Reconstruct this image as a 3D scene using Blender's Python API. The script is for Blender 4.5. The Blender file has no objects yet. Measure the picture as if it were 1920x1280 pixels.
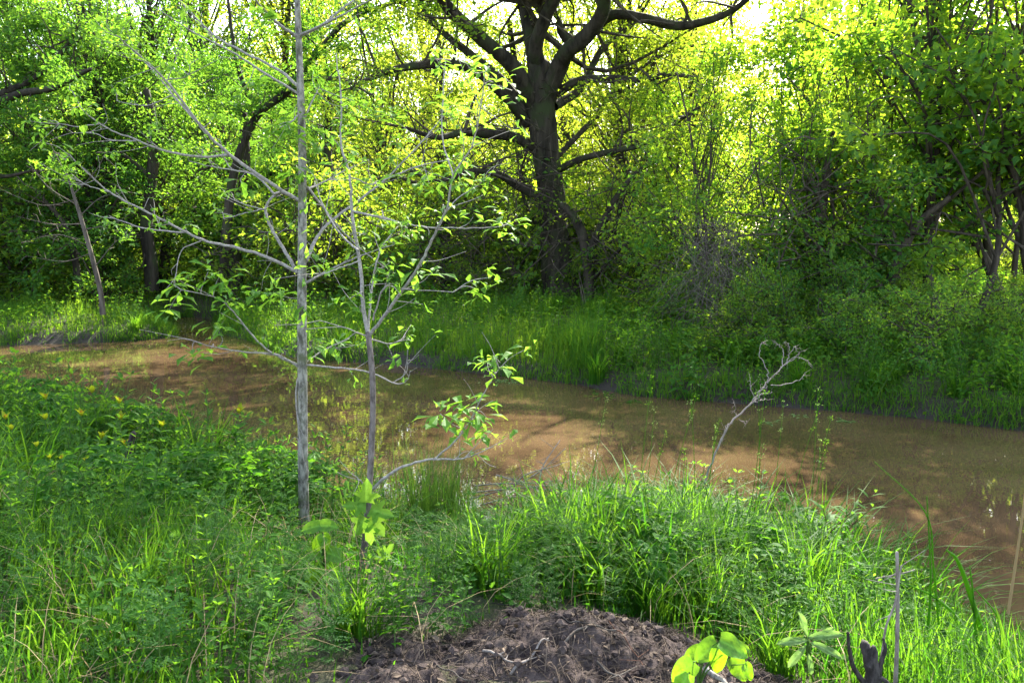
import bpy, math
import numpy as np
from mathutils import Vector, Matrix, Quaternion

S = bpy.context.scene
C = S.collection
PI = math.pi
rad = math.radians

# ------------------------------------------------------------------ camera
FPX = 1507.0                                   # focal length in pixels of a 1920 wide frame
CAM = np.array([0.0, 0.0, 2.5])
PITCH = math.atan(200.0 / FPX)
cd = bpy.data.cameras.new('camera')
cam = bpy.data.objects.new('camera', cd)
C.objects.link(cam)
cam.location = CAM
cam.rotation_euler = (PI / 2 - PITCH, 0, 0)
cd.sensor_width = 36
cd.lens = 36 * FPX / 1920
cd.clip_start = 0.05
cd.clip_end = 2000
S.camera = cam

# ------------------------------------------------------------------ light
SUN_EL, SUN_AZ = rad(37), rad(20)
world = bpy.data.worlds.new('World')
S.world = world
world.use_nodes = True
wn = world.node_tree.nodes
sk = wn.new('ShaderNodeTexSky')
sk.sky_type = 'NISHITA'
sk.sun_disc = False
sk.sun_elevation = SUN_EL
sk.sun_rotation = SUN_AZ
sk.air_density = 1.0
sk.dust_density = 2.0
hs = wn.new('ShaderNodeHueSaturation')            # the camera's daylight white balance
hs.inputs['Saturation'].default_value = .72
world.node_tree.links.new(sk.outputs[0], hs.inputs['Color'])
world.node_tree.links.new(hs.outputs[0], wn['Background'].inputs[0])
wn['Background'].inputs[1].default_value = 0.14
sd = bpy.data.lights.new('sun', 'SUN')
sd.energy = 5.0
sd.angle = rad(0.53)
sd.color = (1.0, 0.94, 0.82)
so = bpy.data.objects.new('sun', sd)
C.objects.link(so)
sdir = Vector((math.sin(SUN_AZ) * math.cos(SUN_EL), math.cos(SUN_AZ) * math.cos(SUN_EL), math.sin(SUN_EL)))
so.rotation_euler = sdir.to_track_quat('Z', 'Y').to_euler()
so.location = (20, 60, 60)
S.view_settings.view_transform = 'Standard'
S.view_settings.look = 'None'
S.view_settings.gamma = 1
S.view_settings.use_curve_mapping = False
S.view_settings.exposure = 2.6
cy = S.cycles
cy.max_bounces = 7
cy.diffuse_bounces = 5
cy.glossy_bounces = 2
cy.transmission_bounces = 2
cy.transparent_max_bounces = 4
cy.caustics_reflective = False
cy.caustics_refractive = False
cy.sample_clamp_indirect = 8

# ------------------------------------------------------------------ helpers
rng = np.random.default_rng(11)


def at(px, py, Y):
    """point of the place seen at photo pixel (px, py), Y metres ahead"""
    cx, cyy = (px - 960) / FPX, (640 - py) / FPX
    dy = math.cos(PITCH) + cyy * math.sin(PITCH)
    dz = -math.sin(PITCH) + cyy * math.cos(PITCH)
    t = Y / dy
    return np.array([cx * t, Y, CAM[2] + dz * t])


def nrm(v):
    return v / np.maximum(np.linalg.norm(v, axis=-1, keepdims=True), 1e-9)


def smooth(a, b, x):
    t = np.clip((x - a) / (b - a), 0, 1)
    return t * t * (3 - 2 * t)


_tab = np.random.default_rng(5).random((256, 256))


def vnoise(x, y):
    xi, yi = np.floor(x).astype(int), np.floor(y).astype(int)
    fx, fy = x - xi, y - yi
    fx, fy = fx * fx * (3 - 2 * fx), fy * fy * (3 - 2 * fy)
    a, b = _tab[xi & 255, yi & 255], _tab[(xi + 1) & 255, yi & 255]
    c, d = _tab[xi & 255, (yi + 1) & 255], _tab[(xi + 1) & 255, (yi + 1) & 255]
    return (a * (1 - fx) + b * fx) * (1 - fy) + (c * (1 - fx) + d * fx) * fy


def fbm(x, y, oct=4):
    v, a = 0, 0.5
    for i in range(oct):
        v = v + a * (vnoise(x + 17.3 * i, y - 9.1 * i) - 0.5)
        x, y, a = x * 2.03, y * 2.03, a * 0.5
    return v


def catmull(P, n=6):
    P = np.asarray(P, float)
    Q = np.vstack([2 * P[0] - P[1], P, 2 * P[-1] - P[-2]])
    out = []
    t = np.linspace(0, 1, n, endpoint=False)[:, None]
    for i in range(1, len(Q) - 2):
        p0, p1, p2, p3 = Q[i - 1], Q[i], Q[i + 1], Q[i + 2]
        out.append(0.5 * (2 * p1 + (p2 - p0) * t + (2 * p0 - 5 * p1 + 4 * p2 - p3) * t ** 2 + (3 * p1 - p0 - 3 * p2 + p3) * t ** 3))
    return np.vstack(out + [P[-1:]])


class MB:
    """collects tubes, leaves and blades and links them as one mesh"""

    def __init__(s):
        s.V, s.F, s.T, s.A, s.M, s.n = [], [], [], [], [], 0

    def add(s, V, F, tint=0.5, across=0.0, mat=0):
        V = np.asarray(V, float).reshape(-1, 3)
        F = np.asarray(F, int).reshape(-1, 3)
        s.V.append(V)
        s.F.append(F + s.n)
        s.T.append(np.broadcast_to(np.asarray(tint, float), (len(V),)))
        s.A.append(np.broadcast_to(np.asarray(across, float), (len(V),)))
        s.M.append(np.full(len(F), mat))
        s.n += len(V)

    def tube(s, P, R, sides=6, tint=0.5, mat=0, lump=0.0):
        P = np.asarray(P, float)
        n = len(P)
        R = np.broadcast_to(np.asarray(R, float), (n,)).copy()
        T = nrm(np.gradient(P, axis=0))
        u = np.cross(T[0], [0, 0, 1.0]) if abs(T[0][2]) < 0.9 else np.cross(T[0], [1.0, 0, 0])
        u = u / np.linalg.norm(u)
        U = []
        for i in range(n):
            u = u - T[i] * u.dot(T[i])
            u = u / max(np.linalg.norm(u), 1e-9)
            U.append(u)
        U = np.array(U)
        W = np.cross(T, U)
        a = np.arange(sides) * 2 * PI / sides
        r = R[:, None] * np.ones(sides)
        if lump:
            ph = np.arange(n)[:, None] * 0.7
            r = r * (1 + lump * (np.sin(3 * a + ph * 0.4) * 0.5 + np.sin(5 * a - ph) * 0.35 + rng.normal(0, .25, (n, sides))))
        V = P[:, None] + r[..., None] * (np.cos(a)[None, :, None] * U[:, None] + np.sin(a)[None, :, None] * W[:, None])
        i = np.arange(n - 1)[:, None] * sides
        j = np.arange(sides)[None]
        k = (j + 1) % sides
        q = np.stack([i + j, i + k, i + sides + k, i + j, i + sides + k, i + sides + j], -1).reshape(-1, 3)
        V = V.reshape(-1, 3)
        tip = np.vstack([V, P[-1:] + T[-1:] * R[-1]])
        m = len(V)
        cap = np.stack([m - sides + np.arange(sides), m - sides + (np.arange(sides) + 1) % sides, np.full(sides, m)], -1)
        s.add(tip, np.vstack([q, cap]), tint, 0, mat)

    def leaves(s, tpl, P, D, N, L, W, tint, mat=0):
        tv, tf = tpl
        n = len(P)
        D = nrm(D)
        Sd = nrm(np.cross(D, N))
        N2 = np.cross(Sd, D)
        L = np.broadcast_to(L, (n,))
        W = np.broadcast_to(W, (n,))
        V = (P[:, None] + D[:, None] * (tv[None, :, 0:1] * L[:, None, None])
             + Sd[:, None] * (tv[None, :, 1:2] * W[:, None, None]) + N2[:, None] * (tv[None, :, 2:3] * L[:, None, None]))
        F = tf[None] + (np.arange(n) * len(tv))[:, None, None]
        tint = np.broadcast_to(np.asarray(tint, float), (n,))
        s.add(V, F, np.repeat(tint, len(tv)), np.tile(np.abs(tv[:, 1]) * 2, n), mat)

    def mesh(s, name, mats, smooth_=False):
        V, F = np.vstack(s.V), np.vstack(s.F)
        me = bpy.data.meshes.new(name)
        me.vertices.add(len(V))
        me.vertices.foreach_set('co', V.astype(np.float32).ravel())
        me.loops.add(len(F) * 3)
        me.loops.foreach_set('vertex_index', F.astype(np.int32).ravel())
        me.polygons.add(len(F))
        me.polygons.foreach_set('loop_start', np.arange(0, len(F) * 3, 3, dtype=np.int32))
        me.polygons.foreach_set('material_index', np.concatenate(s.M).astype(np.int32))
        me.polygons.foreach_set('use_smooth', np.full(len(F), smooth_))
        for nm, arr in (('tint', s.T), ('across', s.A)):
            a = me.attributes.new(nm, 'FLOAT', 'POINT')
            a.data.foreach_set('value', np.concatenate(arr).astype(np.float32))
        for m in (mats if isinstance(mats, (list, tuple)) else [mats]):
            me.materials.append(m)
        me.update(calc_edges=True)
        return me


def link(name, me, parent=None, loc=None, rz=None, sc=None, **props):
    o = bpy.data.objects.new(name, me)
    C.objects.link(o)
    if parent is not None:
        o.parent = parent
    if loc is not None:
        o.location = loc
    if rz is not None:
        o.rotation_euler = (0, 0, rz) if np.isscalar(rz) else rz
    if sc is not None:
        o.scale = (sc, sc, sc) if np.isscalar(sc) else sc
    for k, v in props.items():
        if v:
            o[k] = v
    return o


def dup(root, loc, rz, sc, **props):
    """copy of a thing, its parts and their sub-parts"""
    r = root.copy()
    C.objects.link(r)
    r.location = loc
    r.rotation_euler = (0, 0, rz) if np.isscalar(rz) else rz
    r.scale = (sc, sc, sc) if np.isscalar(sc) else sc
    for k, v in props.items():
        if v:
            r[k] = v
    for ch in root.children:
        c = ch.copy()
        C.objects.link(c)
        c.parent = r
        for g in ch.children:
            d = g.copy()
            C.objects.link(d)
            d.parent = c
    return r


def tris(*f):
    return np.array(f, int)


# leaf outlines: x along, y across (half width .5), z up out of the blade
DIAMOND = (np.array([[0, 0, 0], [.45, -.5, .10], [1, 0, -.06], [.45, .5, .10]], float), tris((0, 1, 2), (0, 2, 3)))
OVATE = (np.array([[0, 0, 0], [.3, -.46, .07], [.3, 0, 0.0], [.3, .46, .07], [.68, -.36, .05], [.68, 0, -.02], [.68, .36, .05], [1, 0, -.14]], float),
         tris((0, 1, 2), (0, 2, 3), (1, 4, 5), (1, 5, 2), (2, 5, 6), (2, 6, 3), (4, 7, 5), (5, 7, 6)))
OBOV = (np.array([[0, 0, 0], [.35, -.25, .04], [.35, 0, 0.01], [.35, .25, .04], [.72, -.5, .05], [.72, 0, -.03], [.72, .5, .05], [1, 0, -.17]], float),
        tris((0, 1, 2), (0, 2, 3), (1, 4, 5), (1, 5, 2), (2, 5, 6), (2, 6, 3), (4, 7, 5), (5, 7, 6)))
LANCE = (np.array([[0, 0, 0], [.3, -.5, .05], [.3, .5, .05], [.65, -.38, .0], [.65, .38, .0], [1, 0, -.16]], float),
         tris((0, 1, 2), (1, 3, 4), (1, 4, 2), (3, 5, 4)))


def lobed():
    o = [(0, 0), (-.05, -.2), (.02, -.42), (.2, -.5), (.38, -.46), (.5, -.34), (.66, -.36), (.8, -.22), (1, 0)]
    o = o + [(x, -y) for x, y in o[-2:0:-1]]
    v = [(x, y, .12 * abs(y) - .15 * x * x) for x, y in o] + [(.4, 0, -.02)]
    n = len(o)
    return np.array(v, float), np.array([(i, (i + 1) % n, n) for i in range(n)])


LOBED = lobed()


def star():
    o = []
    for a, r in ((-150, .32), (-125, .5), (-100, .3), (-75, .72), (-58, .62), (-40, .36), (-22, .72), (0, 1.0)):
        o.append((.28 + .72 * r * math.cos(rad(a)), .7 * r * math.sin(rad(a))))
    o = o + [(x, -y) for x, y in o[-2::-1]]
    v = [(x, y, .10 * abs(y) - .12 * x * x) for x, y in o] + [(.3, 0, 0)]
    n = len(o)
    return np.array(v, float), np.array([(i, (i + 1) % n, n) for i in range(n)])


STAR = star()


def gridleaf(width, nx=8, fold=.16, droop=.22, wave=.03):
    V, F = [], []
    for i in range(nx + 1):
        t = i / nx
        w = width(t)
        for j in range(5):
            q = (j - 2) / 4
            V.append((t - .10 * abs(q) * (1 if t < .25 else 0) * (1 - 4 * t), q * w, fold * abs(q) * w - droop * t * t + wave * math.sin(t * 9 + j * 2)))
    for i in range(nx):
        for j in range(4):
            a = i * 5 + j
            F += [(a, a + 5, a + 6), (a, a + 6, a + 1)]
    return np.array(V, float), np.array(F)


HEART = gridleaf(lambda t: .02 + (t + .10) ** .45 * (1 - t) ** .75 * 1.55)
ELLIP = gridleaf(lambda t: .02 + 1.05 * (max(t, 0) ** .75) * (1 - t) ** .6 * 1.4, fold=.2)


def feather():
    V, F = [(0, 0, 0), (.02, .03, 0), (1, 0, -.15)], [(0, 2, 1)]
    for k in range(5):
        x = .15 + .16 * k
        w = .5 * (1 - .14 * abs(k - 1.3)) * (1 - .1 * k)
        for s in (-1, 1):
            b = len(V)
            V += [(x, 0, -.15 * x * x), (x + .05, s * w * .55, .05), (x + .07, s * w * .5, .05), (x + .24, s * w, -.02), (x + .08, 0, -.15 * x * x),
                  (x + .04, s * w * .95, .0), (x + .16, s * w * .4, .02)]
            F += [(b, b + 1, b + 4), (b + 1, b + 3, b + 2), (b + 1, b + 2, b + 4), (b + 1, b + 5, b + 2), (b + 2, b + 6, b + 3)]
    return np.array(V, float), np.array(F)


FEATHER = feather()


# ------------------------------------------------------------------ materials
def nodes_of(name):
    m = bpy.data.materials.new(name)
    m.use_nodes = True
    nt = m.node_tree
    return m, nt.nodes, nt.links, nt.nodes['Principled BSDF']


def mixrgb(n, l, fac, a, b):
    x = n.new('ShaderNodeMix')
    x.data_type = 'RGBA'
    for sck, v in ((x.inputs[0], fac), (x.inputs[6], a), (x.inputs[7], b)):
        if isinstance(v, bpy.types.NodeSocket):
            l.new(v, sck)
        elif isinstance(v, (int, float)):
            sck.default_value = v
        else:
            sck.default_value = (*v, 1)
    return x.outputs[2]


def noise(n, l, scale, detail=4, rough=.6, coord='Object', stretch=None):
    tc = n.new('ShaderNodeTexCoord')
    t = n.new('ShaderNodeTexNoise')
    t.inputs['Scale'].default_value = scale
    t.inputs['Detail'].default_value = detail
    t.inputs['Roughness'].default_value = rough
    src = tc.outputs[coord]
    if stretch:
        mp = n.new('ShaderNodeMapping')
        mp.inputs['Scale'].default_value = stretch
        l.new(src, mp.inputs[0])
        src = mp.outputs[0]
    l.new(src, t.inputs['Vector'])
    return t.outputs[0]


def ramp(n, l, v, a, b):
    r = n.new('ShaderNodeMapRange')
    r.inputs[1].default_value = a
    r.inputs[2].default_value = b
    l.new(v, r.inputs[0])
    return r.outputs[0]


def leafmat(name, c0, c1, t0, t1, trans=.5, rough=.55, spec=.10, rib=0.0):
    """c = reflected colour, t = colour of light passing through; the pair is mixed per leaf"""
    m, n, l, p = nodes_of(name)
    a = n.new('ShaderNodeAttribute')
    a.attribute_name = 'tint'
    oi = n.new('ShaderNodeObjectInfo')
    add = n.new('ShaderNodeMath')
    add.operation = 'MULTIPLY_ADD'
    l.new(oi.outputs['Random'], add.inputs[0])
    add.inputs[1].default_value = .24
    l.new(a.outputs['Fac'], add.inputs[2])
    sub = n.new('ShaderNodeMath')
    sub.operation = 'SUBTRACT'
    sub.use_clamp = True
    l.new(add.outputs[0], sub.inputs[0])
    sub.inputs[1].default_value = .12
    col = mixrgb(n, l, sub.outputs[0], c0, c1)
    tcol = mixrgb(n, l, sub.outputs[0], t0, t1)
    if rib:
        b = n.new('ShaderNodeAttribute')
        b.attribute_name = 'across'
        f = ramp(n, l, b.outputs['Fac'], .16, 0.0)
        mm = n.new('ShaderNodeMath')
        mm.operation = 'MULTIPLY'
        l.new(f, mm.inputs[0])
        mm.inputs[1].default_value = rib
        col = mixrgb(n, l, mm.outputs[0], col, tuple(min(1, x * 2.2 + .03) for x in c1))
    if rib:                                           # blotches, yellowing and scorched spots on broad leaves
        q = noise(n, l, 26, 5, .7)
        col = mixrgb(n, l, ramp(n, l, q, .52, .72), col, tuple(.6 * x for x in c0))
        tcol = mixrgb(n, l, ramp(n, l, q, .5, .75), tcol, tuple(.75 * x for x in t0))
        q2 = noise(n, l, 70, 3, .5)
        col = mixrgb(n, l, ramp(n, l, q2, .68, .72), col, (.12, .08, .03))
    l.new(col, p.inputs['Base Color'])
    p.inputs['Roughness'].default_value = rough
    p.inputs['Specular IOR Level'].default_value = spec
    tr = n.new('ShaderNodeBsdfTranslucent')
    l.new(tcol, tr.inputs[0])
    mx = n.new('ShaderNodeMixShader')
    mx.inputs[0].default_value = trans
    l.new(p.outputs[0], mx.inputs[1])
    l.new(tr.outputs[0], mx.inputs[2])
    l.new(mx.outputs[0], n['Material Output'].inputs[0])
    return m


def barkmat(name, dark, light, scale=6, stretch=(1, 1, .18), bump=.5, lo=.4, hi=.62, moss=None, dist=.03):
    m, n, l, p = nodes_of(name)
    f = noise(n, l, scale, 8, .68, stretch=stretch)
    col = mixrgb(n, l, ramp(n, l, f, lo, hi), dark, light)
    if moss:
        g = noise(n, l, scale * .35, 4, .6)
        col = mixrgb(n, l, ramp(n, l, g, .5, .66), col, moss)
    l.new(col, p.inputs['Base Color'])
    p.inputs['Roughness'].default_value = .9
    p.inputs['Specular IOR Level'].default_value = .2
    b = n.new('ShaderNodeBump')
    b.inputs['Strength'].default_value = bump
    b.inputs['Distance'].default_value = dist
    l.new(f, b.inputs['Height'])
    l.new(b.outputs[0], p.inputs['Normal'])
    return m


M_OAK = leafmat('oak_leaf', (.05, .12, .02), (.09, .17, .03), (.24, .40, .018), (.48, .60, .04), .58)
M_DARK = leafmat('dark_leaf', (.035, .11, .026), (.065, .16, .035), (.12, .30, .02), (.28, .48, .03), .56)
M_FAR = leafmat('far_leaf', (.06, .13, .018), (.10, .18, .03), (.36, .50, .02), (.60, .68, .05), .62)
M_THICK = leafmat('thicket_leaf', (.04, .135, .035), (.08, .19, .045), (.20, .42, .018), (.50, .66, .03), .58)
M_SAP = leafmat('sapling_leaf', (.055, .165, .022), (.10, .22, .035), (.20, .44, .028), (.36, .58, .05), .5, rib=.4)
M_GRASS = leafmat('grass_blade', (.014, .074, .006), (.042, .118, .011), (.07, .25, .010), (.25, .46, .020), .5, .6, .08)
M_FARGR = leafmat('bank_grass', (.030, .105, .014), (.065, .155, .020), (.12, .33, .016), (.34, .52, .025), .5, .6, .08)
M_WEED = leafmat('weed_leaf', (.020, .090, .010), (.055, .145, .018), (.08, .28, .012), (.26, .48, .024), .5, .6, .08, rib=.3)
M_BLUEW = leafmat('ragweed_leaf', (.018, .080, .014), (.040, .118, .020), (.07, .23, .018), (.20, .38, .03), .45)
M_BROAD = leafmat('broad_leaf', (.045, .15, .006), (.085, .215, .010), (.18, .44, .008), (.38, .62, .015), .5, .4, .4, rib=.6)
M_YELL = leafmat('yellow_leaf', (.11, .18, .01), (.26, .27, .014), (.26, .40, .012), (.56, .55, .02), .45)
M_BUD = leafmat('orange_bud', (.25, .13, .02), (.38, .22, .03), (.4, .25, .02), (.5, .3, .03), .3)
M_DRY = leafmat('dry_grass', (.22, .16, .08), (.36, .28, .15), (.25, .18, .08), (.4, .3, .15), .3, .7, .2)
M_LITTER = leafmat('fine_litter', (.035, .026, .02), (.16, .12, .088), (.05, .036, .02), (.10, .075, .045), .1, .8, .1)
M_RUSH = leafmat('rush_blade', (.018, .06, .008), (.05, .11, .015), (.05, .14, .01), (.12, .24, .02), .4, .5, .25)
M_STEM = leafmat('green_stem', (.05, .11, .025), (.09, .16, .035), (.08, .16, .02), (.14, .24, .03), .25)
M_PALE = leafmat('pale_leaf', (.11, .21, .06), (.17, .26, .09), (.18, .36, .06), (.28, .44, .09), .45, rib=.5)
B_OAK = barkmat('oak_bark', (.014, .011, .009), (.060, .049, .037), 5, (1, 1, .16), .9, .38, .64, moss=(.035, .045, .018), dist=.06)
B_TWIG = barkmat('twig_bark', (.03, .024, .018), (.09, .072, .055), 8)
B_TWIG2 = barkmat('brown_twig', (.05, .042, .034), (.13, .11, .09), 10)
B_SAP = barkmat('grey_sapling_bark', (.08, .072, .06), (.31, .29, .25), 30, (1, 1, .45), 1, .4, .58, moss=(.11, .115, .07), dist=.008)
B_BR = barkmat('grey_branch_bark', (.15, .135, .12), (.34, .31, .285), 60, (1, 1, 1), .5, .36, .62, dist=.003)
B_SAP2 = barkmat('brown_grey_bark', (.07, .055, .05), (.21, .175, .16), 50, (1, 1, .4), .6, .36, .62, dist=.004)
B_DEAD = barkmat('dead_wood', (.12, .10, .085), (.27, .235, .21), 40, (1, 1, .3), .5, .36, .62, dist=.004)
B_CHAR = barkmat('dark_wet_wood', (.018, .015, .014), (.07, .06, .055), 30, (1, 1, .3), .7, dist=.01)
B_RED = barkmat('red_brown_stem', (.06, .028, .018), (.13, .06, .035), 40)


def ground_mat():
    m, n, l, p = nodes_of('ground_soil')
    geo = n.new('ShaderNodeNewGeometry')
    sep = n.new('ShaderNodeSeparateXYZ')
    l.new(geo.outputs['Position'], sep.inputs[0])
    f = noise(n, l, 3, 8, .7)
    g = noise(n, l, 40, 6, .7)
    mud = mixrgb(n, l, ramp(n, l, g, .35, .65), (.028, .019, .011), (.060, .042, .026))
    litter = mixrgb(n, l, ramp(n, l, g, .4, .6), (.035, .05, .015), (.09, .10, .03))
    col = mixrgb(n, l, ramp(n, l, f, .38, .6), mud, litter)
    # far meadow: grass sheet
    gm = mixrgb(n, l, ramp(n, l, g, .35, .65), (.025, .06, .008), (.06, .10, .014))
    col = mixrgb(n, l, ramp(n, l, sep.outputs[1], 26, 34), col, gm)
    wet = ramp(n, l, sep.outputs[2], .34, .14)
    col = mixrgb(n, l, wet, col, (.021, .014, .008))
    l.new(col, p.inputs['Base Color'])
    rg = n.new('ShaderNodeMapRange')
    l.new(wet, rg.inputs[0])
    rg.inputs[3].default_value, rg.inputs[4].default_value = .95, .7
    l.new(rg.outputs[0], p.inputs['Roughness'])
    b = n.new('ShaderNodeBump')
    b.inputs['Strength'].default_value = .8
    b.inputs['Distance'].default_value = .05
    l.new(g, b.inputs['Height'])
    l.new(b.outputs[0], p.inputs['Normal'])
    return m


def dirt_mat():
    m, n, l, p = nodes_of('dug_dirt')
    f = noise(n, l, 5, 8, .7)
    g = noise(n, l, 70, 8, .75)
    c = mixrgb(n, l, ramp(n, l, g, .36, .66), (.017, .012, .012), (.062, .046, .042))
    c = mixrgb(n, l, ramp(n, l, f, .42, .6), c, (.105, .080, .070))
    h = noise(n, l, 2.3, 6, .7)
    c = mixrgb(n, l, ramp(n, l, h, .55, .68), c, (.035, .024, .022))
    l.new(c, p.inputs['Base Color'])
    p.inputs['Roughness'].default_value = .95
    p.inputs['Specular IOR Level'].default_value = .15
    b = n.new('ShaderNodeBump')
    b.inputs['Strength'].default_value = 1
    b.inputs['Distance'].default_value = .012
    l.new(g, b.inputs['Height'])
    l.new(b.outputs[0], p.inputs['Normal'])
    return m


def water_mat():
    m, n, l, p = nodes_of('muddy_water')
    f = noise(n, l, .5, 3, .5, stretch=(1, 1.6, 1))
    c = mixrgb(n, l, ramp(n, l, f, .35, .65), (.055, .034, .017), (.092, .059, .030))
    l.new(c, p.inputs['Base Color'])
    p.inputs['Roughness'].default_value = .012
    p.inputs['IOR'].default_value = 1.333
    g = noise(n, l, 2.2, 3, .55, stretch=(.8, 1.3, 1))
    b = n.new('ShaderNodeBump')
    b.inputs['Strength'].default_value = .035
    b.inputs['Distance'].default_value = .03
    l.new(g, b.inputs['Height'])
    l.new(b.outputs[0], p.inputs['Normal'])
    return m


# ------------------------------------------------------------------ ground and creek
NEAR = np.array([(-60, 18), (-25, 15), (-12, 11.8), (-6.3, 9.6), (-4.4, 8.6), (-2.8, 7.5), (-1.6, 6.9), (-.6, 6.7), (.4, 6.75), (1.2, 6.5),
                 (1.9, 6.1), (2.35, 5.6), (2.55, 5.0), (3.0, 4.45), (4.5, 3.9), (7, 3.0), (14, .5), (40, -8)], float)
FAR = np.array([(40, -2), (20, 5.2), (10, 8.7), (6.6, 10.1), (5.64, 10.76), (4.78, 11.25), (3.44, 11.77), (1.97, 12.35), (1.23, 13.2), (.37, 13.85),
                (-1.6, 15.07), (-4.57, 16.4), (-6.1, 18.8), (-7.7, 20.7), (-8.8, 23.8), (-10.2, 24.6), (-9.8, 22.5), (-8.7, 20.6), (-8.3, 19.7),
                (-9.0, 18.9), (-11.5, 18.1), (-25, 20.5), (-60, 26)], float)
POLY = np.vstack([NEAR, FAR])


def creek(x, y):
    """signed distance to the water's edge (positive on land) and True on the near bank"""
    x, y = np.asarray(x, float), np.asarray(y, float)
    sh = x.shape
    x, y = x.ravel(), y.ravel()
    d = np.full(x.shape, 1e9)
    ins = np.zeros(x.shape, bool)
    for i in range(len(POLY)):
        a, b = POLY[i - 1], POLY[i]
        e = b - a
        t = np.clip(((x - a[0]) * e[0] + (y - a[1]) * e[1]) / e.dot(e), 0, 1)
        d = np.minimum(d, np.hypot(x - a[0] - t * e[0], y - a[1] - t * e[1]))
        c = (a[1] > y) != (b[1] > y)
        if abs(e[1]) > 1e-9:
            ins ^= c & (x < e[0] * (y - a[1]) / e[1] + a[0])
    near = y < np.interp(x, NEAR[:, 0], NEAR[:, 1]) + .01
    d = np.where(ins, -d, d)
    return d.reshape(sh), near.reshape(sh)


def height(x, y):
    x, y = np.asarray(x, float), np.asarray(y, float)
    d, near = creek(x, y)
    d = d + .22 * fbm(x * 1.4, y * 1.4, 3)
    pos = np.maximum(d, 0)
    zn = .10 * smooth(0, .25, d) + .74 * smooth(-.1, 3.6, d)
    zf = .17 * smooth(0, .3, d) + .5 * (1 - np.exp(-pos / 3.2))
    zu = -.8 * smooth(0, 1.6, -d) - .02
    z = np.where(d > 0, np.where(near, zn, zf), zu)
    z = z + np.where(d > 0, smooth(0, 1, pos), .3) * (.22 * fbm(x * .8, y * .8, 4)) + smooth(40, 120, y) * .8
    return z


def hz(x, y):
    return float(height(np.array([x]), np.array([y]))[0])


def axis(lo, a, b, hi, step):
    core = np.arange(a, b, step)

    def grow(start, end):
        o, p, s = [], start, step
        while abs(end - p) > 1e-6:
            s *= 1.22
            p = min(p + s, end) if end > start else max(p - s, end)
            o.append(p)
        return o
    return np.array(grow(a, lo)[::-1] + list(core) + grow(core[-1], hi))


xs, ys = axis(-400, -13, 11, 400, .11), axis(-30, 1.5, 25, 900, .11)
X, Y = np.meshgrid(xs, ys)
g = MB()
nx = len(xs)
i = (np.arange(len(ys) - 1)[:, None] * nx + np.arange(nx - 1)[None]).ravel()
g.add(np.stack([X.ravel(), Y.ravel(), height(X, Y).ravel()], 1), np.vstack([np.stack([i, i + 1, i + nx + 1], 1), np.stack([i, i + nx + 1, i + nx], 1)]))
link('ground', g.mesh('ground', ground_mat(), True), kind='structure')
g = MB()
g.add([(-120, -40, 0), (120, -40, 0), (120, 40, 0), (-120, 40, 0)], [(0, 1, 2), (0, 2, 3)])
link('water', g.mesh('water', water_mat()), kind='structure')

# heap of dug earth at the photographer's feet
DX = (-1.35, 2.0)
DY = (2.1, 3.95)


def dirt_edge(x, y):
    """positive inside the bare patch"""
    e = np.hypot((x - .44) / 1.14, (y - 2.58) / 1.02)
    return 1 - e + .5 * fbm(x * 2.2, y * 2.2, 3)


def mound(x, y):
    m = .19 * np.exp(-(((x - .42) / .42) ** 2 + ((y - 3.2) / .27) ** 2)) + .06 * np.exp(-(((x - .85) / .3) ** 2 + ((y - 3.0) / .3) ** 2))
    m = m + .05 * np.exp(-(((x - .05) / .2) ** 2 + ((y - 3.15) / .2) ** 2))
    return m


def dirt_z(x, y):
    b = height(x, y) + mound(x, y) + .13 * fbm(x * 3, y * 3, 3)
    r = .11 * np.abs(fbm(x * 7, y * 7, 4)) + .045 * fbm(x * 20, y * 20, 4) + .02 * np.maximum(fbm(x * 55, y * 55, 2), 0)
    return b + r - .03 - .16 * smooth(-.02, -.38, dirt_edge(x, y))


xs, ys = np.arange(DX[0], DX[1], .0105), np.arange(DY[0], DY[1], .0105)
X, Y = np.meshgrid(xs, ys)
g = MB()
nx = len(xs)
i = (np.arange(len(ys) - 1)[:, None] * nx + np.arange(nx - 1)[None]).ravel()
g.add(np.stack([X.ravel(), Y.ravel(), dirt_z(X, Y).ravel()], 1), np.vstack([np.stack([i, i + 1, i + nx + 1], 1), np.stack([i, i + nx + 1, i + nx], 1)]))
link('dirt_mound', g.mesh('dirt_mound', dirt_mat(), True), kind='structure')


# ------------------------------------------------------------------ trees
def rdir(n, up=0.0, r=rng):
    v = r.normal(size=(n, 3))
    v[:, 2] += up
    return nrm(v)


def leaf_normals(n, r, tilt=.6):
    v = r.normal(size=(n, 3)) * tilt
    v[:, 2] = np.abs(v[:, 2]) + .55
    return nrm(v)


def clump(mb, r, c, R, n, L, mat, bark, flat=.62, twigs=5, droop=.25, tpl=DIAMOND, tw=.012):
    """one spray of twigs with its leaves"""
    c = np.asarray(c, float)
    ends = rdir(twigs, .1, r) * R * np.array([1, 1, flat])
    k = r.integers(0, twigs, n)
    u = r.random(n) ** .7
    P = c + ends[k] * u[:, None] + r.normal(size=(n, 3)) * R * np.array([.27, .27, .2])
    for e in ends:
        m = c + e * .5 + r.normal(size=3) * R * .08
        mb.tube([c, m, c + e], [tw, tw * .6, tw * .25], 3, .5, bark)
    D = nrm(ends[k] / R + r.normal(size=(n, 3)) * .6 + np.array([0, 0, -droop]))
    tone = np.clip(r.normal(.45, .2) + r.normal(0, .22, n), 0, 1)
    ll = L * (.6 + .7 * r.random(n))
    mb.leaves(tpl, P, D, leaf_normals(n, r), ll, ll * (.52 + .16 * r.random(n)), tone, mat)


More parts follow.
